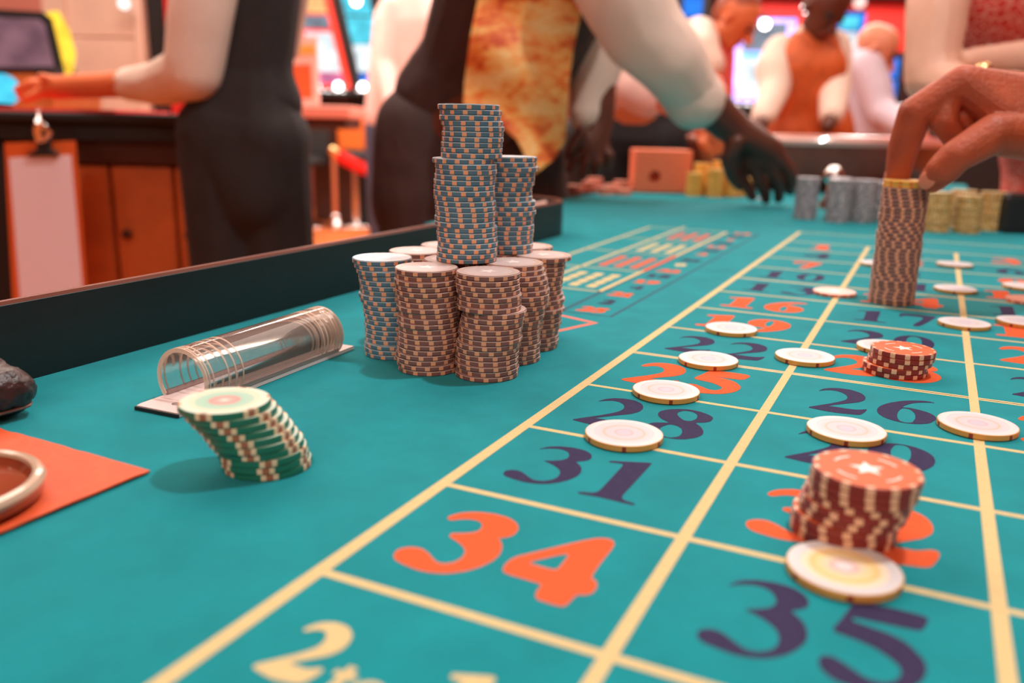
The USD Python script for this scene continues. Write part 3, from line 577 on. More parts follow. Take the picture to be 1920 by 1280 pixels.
slot_machine('slot machine with two dark blue screens left of the lace dress', xz[0], 7.6, xz[2], 0.30, 0, BLACK, BLACK, [(xz[2] + 0.01, xz[2] + 0.15, SCR_DB), (xz[2] + 0.17, xz[2] + 0.33, SCR_DB)], xz[2] - 0.06, 0.0)
xz = (1.3808, 7.2000, 1.8120)
slot_machine('slot machine with one blue screen behind the reaching sleeve', xz[0], 7.2, xz[2], 0.30, 0, BLACK, BLACK, [(xz[2], xz[2] + 0.20, SCR_DB)], xz[2] - 0.06, 0.0)

# machine at the far left: dark framed mauve screen with a yellow lit side
t = thing('slot_machine', 'slot machine with dark framed mauve screen and yellow lit side', 'slot machine', (0, 0, 0))
obj('screen_frame', slab([(-2.4229, 1.4060), (-2.1003, 1.3946), (-2.0657, 1.3687), (-2.0339, 1.1423), (-2.4600, 1.1340)], 4.0, 4.12), BLACK, t)
obj('screen', slab([(-2.3981, 1.3700), (-2.1128, 1.3623), (-2.0918, 1.3405), (-2.0695, 1.1615), (-2.4272, 1.1545)], 3.985, 4.02), SCR_P, t)
obj('side_light', slab([(-2.1038, 1.3915), (-2.0503, 1.4015), (-2.0118, 1.3169), (-1.9975, 1.2263), (-2.0158, 1.1455), (-2.0461, 1.1333), (-2.0554, 1.2251), (-2.0741, 1.3157)], 4.02, 4.06), YELLOWGLOW, t, label='curved yellow lit side')
obj('base', slab([(-2.4302, 1.1250), (-2.0707, 1.1320), (-2.0554, 1.1007), (-2.1950, -0.1450), (-2.6049, -0.1536)], 3.95, 4.4), WOOD, t)
obj('button_panel', slab([(-2.0834, 1.1557), (-2.0089, 1.1572), (-2.0077, 1.1261), (-2.0870, 1.1245)], 3.86, 3.96), BLACK, t)
t = thing('blue_light', 'round cyan lit button pod at the far left picture edge', 'light', (0, 0, 0))
obj('glow_dome', shift(trimesh.creation.icosphere(3, 0.052), *(-1.7337, 3.0000, 1.0352)), glow('cyan_glow', (0.08, 0.62, 0.86), 1.6), t)
obj('dome_stem', tube([(-1.7385, 3.0000, 0.9969), (-1.7496, 3.0000, 0.9091)], 0.03), BLACK, t)

# panelled column of pale planks with dark edge
t = thing('panelled_column', 'pale wood panelled column behind the woman dealer', 'column', (0, 0, 0))
a, b = (-2.3981, 1.5162), (-1.8965, 1.5258)
for i in range(12):
    z = 0.02 + i * 0.265
    obj('plank', rbox(a[0] + 0.11, 4.6, z, b[0] - 0.05, 4.68, z + 0.258, 0.006), BEIGE, t)
obj('post', rbox(a[0], 4.57, 0, a[0] + 0.11, 4.75, 3.2, 0.006), BEIGE, t); obj('post', rbox(b[0] - 0.05, 4.57, 0, b[0], 4.75, 3.2, 0.006), BEIGE, t)
c = (-1.7969, 1.5475)
struct('trim_1', rbox(b[0] + 0.005, 4.62, 0, c[0] + 0.16, 4.78, 3.2, 0.004), BLACK, 'black upright panel beside the pale column')
struct('trim_2', rbox(-4.9, 5.6, 0, a[0] - 0.1, 5.7, 3.2, 0.004), mat('rose_panel', srgb(206, 140, 126), 0.6), 'far left wall panel with rose light put into its colour')  # pink light on this wall is painted as its base colour
xz0, xz1 = (1.9398, 1.5388), (4.0768, 1.5804)
r0, r1 = (-1.6771, 1.4906), (-1.5763, 1.4925)
struct('trim_6', rbox(r0[0], 4.3, 0, r1[0], 4.36, 3.2, 0.004), REDWALL, 'red upright strip beside the black panel')
struct('trim_3', rbox(xz0[0], 8.4, 0.2, xz1[0] + 0.6, 8.5, 2.12, 0.01), REDWALL, 'bright red wall panel behind the bald man')
struct('trim_4', rbox(xz0[0] - 1.4, 8.3, 2.13, xz1[0] + 0.6, 8.5, 3.2, 0.01), BLACK, 'dark bulkhead above the red wall panel')
xa = (3.5876, 1.1848)
struct('trim_5', rbox(xa[0], 8.2, 0, xa[0] + 1.4, 8.35, 1.42, 0.01), BLACK, 'dark low wall right of the blue screens')

# pit stand with red top, cabinet doors and a clipboard
STAND_Y = 2.28
pl, pr_ = (-1.4976, 0.9640), (-0.8472, 0.9768)
t = thing('pit_stand', 'wooden pit stand with red top, dark band and cabinet doors', 'cabinet', (0, 0, 0))
zt = pl[1]
obj('top', rbox(pl[0], STAND_Y - 0.03, zt - 0.025, pr_[0], STAND_Y + 0.42, zt, 0.008), BLACK, t)
obj('red_cloth', rbox(pl[0], STAND_Y + 0.0, zt - 0.003, (-1.0358, 0.9731)[0], STAND_Y + 0.36, zt + 0.008, 0.003), mat('red_cloth', srgb(226, 34, 26), 0.8), t, label='red cloth on top')
zb = (-1.2134, 0.8930)[1]
obj('dark_band', rbox(pl[0], STAND_Y, zb, pr_[0], STAND_Y + 0.40, zt - 0.024, 0.004), BLACK, t)
obj('side_panel', rbox(pl[0], STAND_Y + 0.02, 0.0, (-1.3518, 0.8381)[0], STAND_Y + 0.40, zb, 0.004), BLACK, t)
zr = (-1.2200, 0.8339)[1]
obj('upper_rail', rbox((-1.3518, 0.8381)[0], STAND_Y + 0.03, zr, pr_[0] - 0.02, STAND_Y + 0.40, zb, 0.004), DARKWOOD, t)
for x0, x1 in ((10, 186), (192, 306), (311, 420)):
    d = obj('door', rbox((-1.3461, 0.8383)[0] + (x0 - 10) * 2.3 / 1605, STAND_Y + 0.05, 0.08, (-1.3461, 0.8383)[0] + (min(x1, 346) - 10) * 2.3 / 1605, STAND_Y + 0.08, zr - 0.005, 0.008), WOOD, t)
    xm = (-1.3461, 0.8383)[0] + (x0 + 24 - 10) * 2.3 / 1605
    obj('knob', shift(trimesh.creation.icosphere(2, 0.013), xm, STAND_Y + 0.035, (-1.0757, 0.6467)[1]), DARKWOOD, d)
obj('carcass', rbox((-1.3518, 0.8381)[0], STAND_Y + 0.09, 0.02, pr_[0] - 0.02, STAND_Y + 0.40, zr, 0.004), WOOD, t)
t = thing('clipboard', 'brown clipboard with white paper hanging from the pit stand', 'clipboard', (0, 0, 0))
cl = [(-1.2616, 0.8867), (-1.0871, 0.8953), (-1.0991, 0.4424), (-1.2933, 0.4384)]
obj('board', slab(cl, 2.16, 2.166), mat('clipboard_brown', srgb(226, 104, 44), 0.5), t)
obj('paper', slab([(-1.2527, 0.8511), (-1.0987, 0.8619), (-1.1065, 0.4547), (-1.2696, 0.4513)], 2.156, 2.1595), mat('white_paper', srgb(250, 232, 242), 0.8), t)
obj('clip', cat_(slab([(-1.2017, 0.8574), (-1.1903, 0.8653), (-1.1739, 0.8708), (-1.1683, 0.8965), (-1.1520, 0.9019), (-1.1447, 0.8969), (-1.1434, 0.8740), (-1.1321, 0.8691), (-1.1254, 0.8589)], 2.14, 2.158)), BLACK, t)
obj('clip_lever', tube([(-1.1603, 2.1400, 0.8968), (-1.1548, 2.1200, 0.9173), (-1.1416, 2.1100, 0.9399)], 0.010), CHROME, t); obj('clip_lever', tube([(-1.1498, 2.1400, 0.8970), (-1.1242, 2.1200, 0.9154), (-1.1416, 2.1100, 0.9399)], 0.007), CHROME, t)
obj('hook', tube(spline([(-1.1482, 2.1200, 0.9299), (-1.1693, 2.1600, 0.9572), (-1.2083, 2.2400, 0.9704), (-1.2262, 2.2720, 0.9653)]), 0.005), CHROME, t)

# counter, poster, rope and stools between the dealers
t = thing('counter', 'counter ledge with pink light in its colour behind the woman dealer', 'counter', (0, 0, 0))
a, b = (-1.4666, 1.0386), (-0.9815, 1.0481)
obj('counter_top', rbox(a[0], 5.2, a[1] - 0.07, b[0], 5.8, a[1], 0.01), mat('pink_top', srgb(240, 150, 130), 0.4), t)  # pink of the light falling here is put into the top colour
obj('counter_front', rbox(a[0], 5.25, (-1.1586, 0.9050)[1], b[0] - 0.03, 5.75, a[1] - 0.07, 0.01), DARKWOOD, t)
obj('counter_leg', rbox(a[0] + 0.02, 5.3, 0, a[0] + 0.1, 5.7, (-1.1586, 0.9050)[1], 0.01), DARKWOOD, t)
t = thing('poster_stand', 'orange poster in a pale frame standing on the counter', 'sign', (0, 0, 0))
obj('frame', slab([(-1.3499, 1.4385), (-1.2032, 1.4413), (-1.2045, 1.0480), (-1.3540, 1.0451)], 5.4, 5.43), mat('pale_frame', srgb(246, 206, 196), 0.5), t)
obj('poster', slab([(-1.3674, 1.2733), (-1.2452, 1.2818), (-1.2398, 1.0845), (-1.3499, 1.0824)], 5.392, 5.402), mat('poster_orange', srgb(238, 100, 44), 0.6), t)
obj('poster_band', slab([(-1.3431, 1.3894), (-1.2155, 1.3918), (-1.2175, 1.3372), (-1.3455, 1.3348)], 5.392, 5.402), mat('poster_gold', srgb(232, 176, 74), 0.5), t)
for i, (px, base, tp) in enumerate((((-1.6147, 7.7580), 0, 0.6987), ((-1.1662, 8.1757), 0, 0.4799))):
    t = thing('stanchion', ['brass rope post standing left of the red rope', 'brass rope post at the right end of the red rope'][i], 'rope post', (px[0], px[1], 0))
    h = tp
    obj('base', lathe([(0, 0), (0.11, 0), (0.11, 0.02), (0.05, 0.05), (0.03, 0.09), (0, 0.09)], 32), CHROME, t)
    obj('pole', lathe([(0, 0.08), (0.022, 0.08), (0.022, h - 0.04), (0, h - 0.04)], 20), mat('copper', (0.72, 0.3, 0.16), 0.35, metal=0.7), t)
    obj('finial', shift(trimesh.creation.icosphere(2, 0.05), z=h), BRASS, t)
    obj('collar', shift(trimesh.creation.icosphere(2, 0.042), z=0.11), CHROME, t)
ra, rb = ((-1.6147, 7.7580), 0, 0.6987), ((-1.1662, 8.1757), 0, 0.4799)
ra, rb = np.array([*ra[0], ra[2] - 0.015]), np.array([*rb[0], rb[2] - 0.015])
rp = spline([ra + (rb - ra) * t_ - np.array([0, 0, 0.16 * t_ * (1 - t_)]) for t_ in np.linspace(0.03, 0.97, 7)], 6)
t = thing('rope', 'red velvet rope sagging between the brass posts', 'rope', (0, 0, 0))
obj('velvet', tube(rp, 0.055, 14), mat('red_velvet', srgb(236, 26, 16), 0.7, emit=0.05, ecol=(0.9, 0.03, 0.01)), t); obj('end_hook', shift(trimesh.creation.icosphere(2, 0.05), *rp[0]), BRASS, t); obj('end_hook', shift(trimesh.creation.icosphere(2, 0.05), *rp[-1]), BRASS, t)  # velvet has slight emission added to brighten it out of shade
def stool(label, x, y, seat_z, m):
    t = thing('bar_stool', label, 'stool', (x, y, 0))
    obj('base', lathe([(0, 0), (0.17, 0), (0.17, 0.015), (0.05, 0.05), (0, 0.05)], 28), CHROME, t)
    obj('column', lathe([(0, 0.04), (0.03, 0.04), (0.03, seat_z), (0, seat_z)], 16), CHROME, t)
    obj('foot_ring', trimesh.creation.torus(0.17, 0.016), CHROME, t); 
    obj('seat', lathe([(0, seat_z), (0.19, seat_z), (0.21, seat_z + 0.04), (0.19, seat_z + 0.09), (0, seat_z + 0.10)], 28), BLACK, t)
    obj('backrest', rbox(-0.19, 0.15, seat_z + 0.08, 0.19, 0.21, seat_z + 0.42, 0.03), m, t)
for lab, px, d, z, m in (('black bar stool left of the rope post', 572, 7.95, 0.55, BLACK), ('black bar stool with orange backrest behind the rope', 664, 8.1, 0.60, mat('orange_vinyl', srgb(226, 110, 40), 0.4))):
    stool(lab, (px - 960) / 1605 * d, d, z, m)

# round lamps seen as bright dots
def lamp(label, p, r, m, stem):
    t = thing('globe_lamp', label, 'lamp', p)
    obj('globe', trimesh.creation.icosphere(3, r), m, t); obj('stem', tube([(0, 0.01, 0), (0, 0.02, stem)], r * 0.25, 8), BLACK, t)
WL = glow('lamp_white', (1.0, 0.97, 0.92), 9.0)
lamp('white globe lamp high in front of the red wall', (1.8926, 6.0000, 1.7332), 0.035, WL, 0.5)
lamp('white globe lamp on top of the purple framed machine', (1.7066, 6.3000, 1.6625), 0.035, WL, 0.1)
dz = (-1.7458, 8.3000, 1.2713)[2] - 0.06
lamp('white globe lamp left below the red framed machine', ((-1.8562, 8.2200, 1.2846)[0], 8.22, dz + 0.050), 0.038, WL, -0.045)
lamp('white globe lamp under the red framed machine', ((-1.6497, 8.2200, 1.2886)[0], 8.22, dz + 0.050), 0.038, WL, -0.045)
lamp('white globe lamp below the cyan machine', ((-1.4236, 8.2200, 1.2931)[0], 8.22, dz + 0.050), 0.038, WL, -0.045)
lamp('white globe lamp at the top of the cyan machine', (-1.4256, 8.0000, 1.9733), 0.042, WL, 1.2)
lamp('small white lamp on the pale column', (-1.9489, 4.5000, 1.4969), 0.03, glow('lamp_soft', (1.0, 0.92, 0.86), 1.6), 0.2)
lamp('pink lamp dot in front of the red wall at the top', (2.7930, 7.5000, 1.9807), 0.05, glow('lamp_pink', (1.0, 0.62, 0.56), 1.5), 0.4)

# ------------------------------------------------------------------ roulette wheel at the far end of the table
WX, WY = 0.858, 2.55
t = thing('roulette_bowl', 'polished brown roulette wheel bowl with chrome turret', 'roulette wheel', (WX, WY, TZ + 0.001))
obj('bowl', lathe([(0, 0.0), (0.27, 0.0), (0.325, 0.03), (0.348, 0.09), (0.357, 0.128), (0.348, 0.138), (0.325, 0.134), (0.27, 0.095), (0.25, 0.085), (0, 0.085)], 64), mat('polished_wood', srgb(128, 62, 42), 0.3, vary=0.3, scale=8.0, coat_weight=0.4), t)
obj('rim', lathe([(0.316, 0.1345), (0.335, 0.142), (0.358, 0.1385), (0.363, 0.129), (0.358, 0.118), (0.350, 0.136)], 64), mat('polished_rim', srgb(236, 190, 180), 0.2, coat_weight=1.0), t, label='polished rim with bright sheen painted in')  # pale rim colour paints the reflection on the shiny wood
obj('rotor', lathe([(0, 0.086), (0.25, 0.086), (0.25, 0.10), (0.17, 0.104), (0.05, 0.125), (0, 0.125)], 48), WOOD, t)
obj('turret', lathe([(0, 0.12), (0.03, 0.12), (0.016, 0.126), (0.012, 0.130), (0.02, 0.134), (0, 0.140)], 28), CHROME, t)
t = thing('chrome_knob', 'small chrome pillar standing in front of the wheel bowl', 'pillar', (0.650, 1.78, TZ))
obj('stem', lathe([(0, 0), (0.024, 0), (0.024, 0.012), (0.012, 0.03), (0.012, 0.055), (0.0, 0.055)], 24), CHROME, t)
obj('ball', shift(trimesh.creation.icosphere(3, 0.02), z=0.068), CHROME, t)
# salmon box and scattered orange chips near the centre dealer
t = thing('card_box', 'salmon orange box with round dark hole beside the yellow chips', 'box', (0, 0, 0))
a, b = (0.2892, 0.8118), (0.4285, 0.9036)
bx = m3.Manifold(m3.Mesh(*(lambda q: (np.asarray(q.vertices, np.float32), np.asarray(q.faces, np.uint32)))(rbox(a[0], 2.12, TZ + 0.0005, b[0], 2.22, b[1], 0.004))))
hole = Manifold.cylinder(0.05, 0.014, 0.014, 32).rotate((90, 0, 0)).translate((a[0] + 0.05, 2.15, TZ + 0.04))
obj('box_body', as_tm(bx - hole), mat('salmon_box', srgb(240, 124, 84), 0.6), t)
obj('hole_liner', as_tm(Manifold.cylinder(0.01, 0.0138, 0.0138, 32).rotate((90, 0, 0)).translate((a[0] + 0.05, 2.17, TZ + 0.04))), DARKWOOD, t)
t = thing('chip_rake', 'added pale rod for the bright highlight at the rail end', 'stick', (0, 0, 0))  # rod added to paint the bright end of the rail highlight
obj('rod', tube([(-0.0039, 1.2400, 0.8383), (0.0439, 1.3000, 0.8415)], 0.004, 10), mat('pale_rod', srgb(240, 190, 176), 0.4), t)
obj('tip', shift(trimesh.creation.icosphere(2, 0.0045), *(0.0447, 1.3000, 0.8415)), mat('pale_rod_tip', srgb(246, 210, 200), 0.3), t)
t = thing('black_block', 'black block at the right end of the far chip stacks', 'block', (0, 0, 0))
q = (0.8090, 1.3981)
obj('block_body', rbox(q[0] - 0.012, q[1], TZ + 0.0003, q[0] + 0.06, q[1] + 0.05, TZ + 0.06, 0.004), BLACK, t); obj('block_cap', rbox(q[0] - 0.010, q[1] + 0.002, TZ + 0.060, q[0] + 0.058, q[1] + 0.048, TZ + 0.064, 0.002), DARKWOOD, t)

# ------------------------------------------------------------------ people
def head(t, c, fwd, skin, hair=None, r=0.098, bald=False, up=(0, 0, 1)):
    """Hair, eyes and mouth for a head centred at c looking along fwd; returns the bones of the skull, nose and ears."""
    f = np.array(fwd, float); f /= np.linalg.norm(f); u = np.array(up, float); s = np.cross(f, u); s /= np.linalg.norm(s); u = np.cross(s, f); c = np.array(c, float)
    P = lambda a, b, h: c + r * (a * s + b * f + h * u)
    bones = [[(P(0, 0, 0.35), r * 0.78), (P(0, -0.25, 0.3), r * 0.76), (P(0, 0.2, 0.1), r * 0.66)], [(P(0, 0.25, 0.1), r * 0.6), (P(0, 0.42, -0.72), r * 0.33), (P(0.3, 0.0, -0.55), r * 0.3), (P(-0.3, 0.0, -0.55), r * 0.3)],
             [(P(0, 0.78, 0.12), r * 0.10), (P(0, 1.0, -0.22), r * 0.15)], [(P(0.16, 0.86, -0.24), r * 0.09), (P(-0.16, 0.86, -0.24), r * 0.09)]]
    for q in (1, -1):
        bones.append([(P(q * 0.74, -0.05, 0.12), r * 0.13), (P(q * 0.78, -0.12, -0.2), r * 0.09)])
        obj('eye', shift(trimesh.creation.icosphere(2, r * 0.10), *P(q * 0.3, 0.76, 0.1)), EYE, t)
        obj('brow', tube([P(q * 0.14, 0.84, 0.26), P(q * 0.32, 0.8, 0.31), P(q * 0.48, 0.68, 0.26)], r * 0.05, 8), hair or HAIRDARK, t)
    obj('mouth', tube([P(-0.24, 0.72, -0.5), P(0, 0.80, -0.47), P(0.24, 0.72, -0.5)], r * 0.07, 8), LIP, t)
    if hair and not bald:
        obj('hair', flesh([[(P(0, -0.15, 0.52), r * 0.74), (P(0, -0.38, 0.30), r * 0.72), (P(0, -0.5, -0.1), r * 0.5)]], 0.02, 4), hair, t, smooth=True)
    return bones
def person(label, skin, bones, clothes, cell=0.025, group=None):
    """One continuous body plus clothing; clothes: (name, material, bones, label or None)."""
    t = thing('person', label, 'person', (0, 0, 0), group=group)
    return t, bones, skin, clothes, cell
def finish(p):
    t, bones, skin, clothes, cell = p
    obj('body', flesh(bones, cell), skin, t, smooth=True)
    for name, m, b, l in clothes:
        ms = b if isinstance(b, trimesh.Trimesh) else flesh(b, cell, 10)
        obj(name, ms, m, t, smooth=True, label=l)
    return t
def legs(hipl, hipr, footl, footr, r=0.085, kneefwd=(0, 0, 0)):
    out = []
    for h, f in ((hipl, footl), (hipr, footr)):
        h, f = np.array(h, float), np.array(f, float); k = (h * 0.47 + f * 0.53) + np.array(kneefwd)
        out += chain((h, r), (k, r * 0.72), (f + [0, 0, 0.09], r * 0.52))
    return out
def shoes(*feet, toe=(0, -0.16, 0)):
    return [[(np.array(f) + [0, 0, 0.045], 0.043), (np.array(f) + np.array(toe) + [0, 0, 0.032], 0.03)] for f in feet]
def fingers(chains):
    return [b for c in chains for b in chain(*c)]

hx = lambda p, dx, dy=0, dz=0: (p[0] + dx, p[1] + dy, p[2] + dz)
# woman dealer at the pit stand: black vest and trousers, white blouse, seen from behind
hip, waist, chest, neck = (-0.6290, 2.0200, 0.9094), (-0.6086, 2.0400, 1.0540), (-0.6116, 2.0600, 1.2388), (-0.6094, 2.0600, 1.4036)
sl, el, wl, hl = (-0.6555, 1.9700, 1.3047), (-0.7084, 1.9600, 1.0545), (-0.9802, 2.2200, 1.0335), (-1.2369, 2.3600, 1.0264)
sr, er, wr = (-0.5268, 2.1000, 1.3253), (-0.5871, 2.2000, 1.1376), (-0.6898, 2.2400, 1.0375)
fl, fr = (hip[0] - 0.045, 2.02, 0), (hip[0] + 0.06, 2.06, 0)
p = person('woman in white blouse and black vest leaning on the pit stand', SKINORANGE,
    [[(hx(hip, -0.05), 0.075), (hx(hip, 0.05), 0.075), (waist, 0.068)], [(waist, 0.068), (hx(chest, -0.03), 0.07), (hx(chest, 0.04), 0.07)], [(hx(chest, -0.03), 0.07), (hx(chest, 0.04), 0.07), (neck, 0.048)]]
    + chain((sl, 0.046), (el, 0.04), (wl, 0.033), (hl, 0.030)) + chain((sr, 0.046), (er, 0.038), (wr, 0.03), ((-0.7308, 2.2600, 1.0220), 0.03)) + legs(hx(hip, -0.05), hx(hip, 0.05), fl, fr, 0.066)
    + [[(neck, 0.047), (hx(neck, 0, 0, 0.1), 0.047)]] + fingers([[(hl, 0.022), ((-1.2856, 2.3600, 1.0336), 0.016), ((-1.3241, 2.3600, 1.0193), 0.011)], [(hl, 0.021), ((-1.2847, 2.3600, 1.0173), 0.015), ((-1.3201, 2.3600, 1.0057), 0.010)], [(hl, 0.02), ((-1.2694, 2.3400, 1.0061), 0.013), ((-1.2961, 2.3400, 0.9947), 0.010)], [(hl, 0.02), ((-1.2121, 2.3300, 1.0444), 0.013), ((-1.2419, 2.3300, 1.0518), 0.010)]]),
    [('trousers', DARKCLOTH, [[(hx(hip, -0.056, 0.0, 0.016), 0.094), (hx(hip, 0.052, 0.01, 0.0), 0.104), (hx(hip, 0.030, 0.0, -0.13), 0.108)], [(hx(hip, -0.046), 0.09), (hx(hip, 0.046), 0.094), (hx(waist, -0.022), 0.074), (hx(waist, 0.024), 0.072)]] + [[(hx(hip, -0.056), 0.092), (hx(fl, 0.0, 0, 0.45), 0.088)], [(hx(hip, 0.052), 0.10), (hx(fr, 0, 0, 0.45), 0.088)], [(hx(fl, 0, 0, 0.45), 0.092), (hx(fl, 0, 0, 0.08), 0.085)], [(hx(fr, 0, 0, 0.45), 0.092), (hx(fr, 0, 0, 0.08), 0.085)]], None),
     ('vest', DARKCLOTH, [[(hx(waist, -0.034, 0, -0.06), 0.082), (hx(waist, 0.034, 0, -0.06), 0.082), (hx(waist, -0.02), 0.074), (hx(waist, 0.02), 0.074)], [(hx(waist, -0.02), 0.074), (hx(waist, 0.02), 0.074), (hx(chest, -0.03), 0.08), (hx(chest, 0.04), 0.082)], [(hx(chest, -0.03), 0.08), (hx(chest, 0.04), 0.082), (hx(neck, -0.07, 0, -0.04), 0.056), (hx(neck, 0.07, 0, -0.04), 0.056)]], None),
     ('sleeve', WHITECLOTH, chain((sl, 0.072), ((-0.6833, 1.9600, 1.1802), 0.070), (el, 0.064), ((-0.8334, 2.0800, 1.0328), 0.050), (hx(wl, 0.012), 0.040)), 'white blouse sleeve, rolled to the elbow'),
     ('sleeve', WHITECLOTH, chain((sr, 0.066), (er, 0.056), (wr, 0.04)), 'white blouse sleeve'),
     ('shoe', BLACK, shoes(fl), None), ('shoe', BLACK, shoes(fr), None)])
hb = head(p[0], hx(neck, -0.02, 0.02, 0.20), (-1, 0.3, -0.1), SKINORANGE, HAIRDARK, r=0.09); p[1].extend(hb); finish(p)

# centre dealer leaning over the table: black back, gold brocade vest front, white sleeves, dark hands
hip, waist, chest, neck = (-0.1121, 2.0200, 0.8741), (-0.0848, 1.9800, 1.0271), (0.0123, 1.9000, 1.2485), (0.0856, 1.8000, 1.3587)
sn, en, wn = (0.1412, 1.7000, 1.2840), (0.2331, 1.7000, 1.1288), (0.4337, 1.7800, 0.9598)
sf, ef, wf = (0.1255, 1.9800, 1.3160), (0.1768, 2.0000, 1.1013), (0.1868, 1.9800, 0.9693)
fl, fr = (hip[0] - 0.05, 2.00, 0), (hip[0] + 0.08, 2.12, 0)
hand = (0.4869, 1.8000, 0.9056)
DH = [[(hx(wn, 0, 0, 0), 0.031), (hand, 0.030), ((0.5232, 1.8100, 0.8757), 0.016)],
      ]
fing = [[((0.4726, 1.8250, 0.8914), 0.0159), ((0.4738, 1.8350, 0.8558), 0.0140), ((0.4923, 1.8400, 0.8381), 0.0122), ((0.5037, 1.8420, 0.8180), 0.0104)],
        [((0.4936, 1.8050, 0.8948), 0.0171), ((0.5065, 1.8150, 0.8555), 0.0146), ((0.5231, 1.8280, 0.8351), 0.0128), ((0.5331, 1.8400, 0.8132), 0.0107)],
        [((0.5152, 1.7900, 0.9001), 0.0171), ((0.5376, 1.7950, 0.8638), 0.0146), ((0.5515, 1.8120, 0.8412), 0.0128), ((0.5576, 1.8320, 0.8166), 0.0107)],
        [((0.5310, 1.7800, 0.9093), 0.0152), ((0.5619, 1.7850, 0.8756), 0.0128), ((0.5734, 1.8000, 0.8512), 0.0116), ((0.5771, 1.8200, 0.8324), 0.0098)],
        [((0.4398, 1.7600, 0.9310), 0.0201), ((0.4279, 1.7700, 0.8970), 0.0152), ((0.4491, 1.8000, 0.8596), 0.0132), ((0.4690, 1.8200, 0.8412), 0.0107)]]
p = person('dealer in gold brocade vest leaning across the table, dark hand on felt', SKINDARK,
    [[(hx(hip, -0.08), 0.10), (hx(hip, 0.08), 0.10), (waist, 0.10)], [(waist, 0.10), (hx(chest, -0.06), 0.10), (hx(chest, 0.08), 0.09)], [(hx(chest, 0.0), 0.09), (neck, 0.06)]]
    + chain((sn, 0.055), (en, 0.046), ((0.3328, 1.7400, 1.0316), 0.046), (wn, 0.036)) + [[(wn, 0.034), ((0.4729, 1.8100, 0.9200), 0.024), ((0.5194, 1.7800, 0.9175), 0.024)], [((0.4729, 1.8100, 0.9200), 0.024), ((0.5194, 1.7800, 0.9175), 0.024), ((0.4785, 1.8200, 0.8852), 0.018), ((0.5316, 1.7850, 0.8964), 0.018)]]
    + fingers(fing) + chain((sf, 0.055), (ef, 0.045), (wf, 0.032)) + [[(wf, 0.03), ((0.1679, 1.9700, 0.9168), 0.034), ((0.1716, 1.9700, 0.8865), 0.028)]]
    + fingers([[((0.1491, 1.9700, 0.9071), 0.014), ((0.1349, 1.9600, 0.8861), 0.012), ((0.1245, 1.9700, 0.8620), 0.010)], [((0.1632, 1.9600, 0.8960), 0.014), ((0.1584, 1.9500, 0.8776), 0.012), ((0.1530, 1.9600, 0.8513), 0.010)], [((0.1822, 1.9600, 0.8964), 0.014), ((0.1845, 1.9500, 0.8782), 0.012), ((0.1817, 1.9600, 0.8542), 0.010)], [((0.1944, 1.9700, 0.9127), 0.013), ((0.2086, 1.9600, 0.8946), 0.011), ((0.2085, 1.9700, 0.8684), 0.009)], [((0.1440, 1.9500, 0.9398), 0.015), ((0.1233, 1.9400, 0.9074), 0.012), ((0.1173, 1.9500, 0.8931), 0.010)]])
    + legs(hx(hip, -0.08), hx(hip, 0.08), fl, fr) + chain((neck, 0.058), (hx(neck, 0.07, -0.02, 0.09), 0.056)),
    [('trousers', BROWNCLOTH, [[(hx(hip, -0.10, 0, 0.06), 0.115), (hx(hip, 0.10, 0.02, 0.06), 0.115), (hx(hip, -0.10, 0, -0.1), 0.125), (hx(hip, 0.12, 0.02, -0.1), 0.125)]] + [[(hx(hip, -0.10), 0.12), (hx(fl, -0.03, 0, 0.5), 0.11)], [(hx(hip, 0.11), 0.12), (hx(fr, 0, 0, 0.5), 0.11)], [(hx(fl, -0.03, 0, 0.5), 0.11), (hx(fl, 0, 0, 0.08), 0.09)], [(hx(fr, 0, 0, 0.5), 0.11), (hx(fr, 0, 0, 0.08), 0.09)]], None),
     ('vest_back', BROWNCLOTH, [[(hx(hip, -0.055, 0, 0.135), 0.115), (hx(hip, 0.10, 0, 0.10), 0.11), (hx(waist, -0.02, 0, 0.06), 0.115), (hx(waist, 0.10, 0, 0.06), 0.11)], [(hx(waist, -0.02, 0, 0.06), 0.115), (hx(waist, 0.10, 0, 0.06), 0.11), (hx(chest, -0.055), 0.125), (hx(chest, 0.08), 0.12)], [(hx(chest, -0.06), 0.125), (hx(chest, 0.08), 0.12), (hx(neck, -0.06, 0, -0.02), 0.08)]], 'dark back of the vest'),
     ('sleeve', WHITECLOTH, chain((sn, 0.088), ((0.1882, 1.6900, 1.2013), 0.086), (en, 0.078), ((0.2862, 1.7000, 1.0823), 0.068), ((0.3420, 1.7400, 1.0187), 0.055)), 'white shirt sleeve reaching across the table'),
     ('cuff', WHITECLOTH, chain(((0.3253, 1.7350, 1.0362), 0.060), ((0.3472, 1.7420, 1.0109), 0.060)), 'white buttoned cuff'),
     ('sleeve', WHITECLOTH, chain((sf, 0.08), (ef, 0.062), ((0.1605, 1.9850, 1.0092), 0.042), ((0.1565, 1.9800, 0.9814), 0.040)), 'white shirt sleeve of the far arm'),
     ('shoe', BLACK, shoes(fl), None), ('shoe', BLACK, shoes(fr), None)])
hb = head(p[0], hx(neck, 0.13, -0.02, 0.20), (0.9, 0.2, -0.5), SKINDARK, HAIRDARK); p[1].extend(hb); t = finish(p)
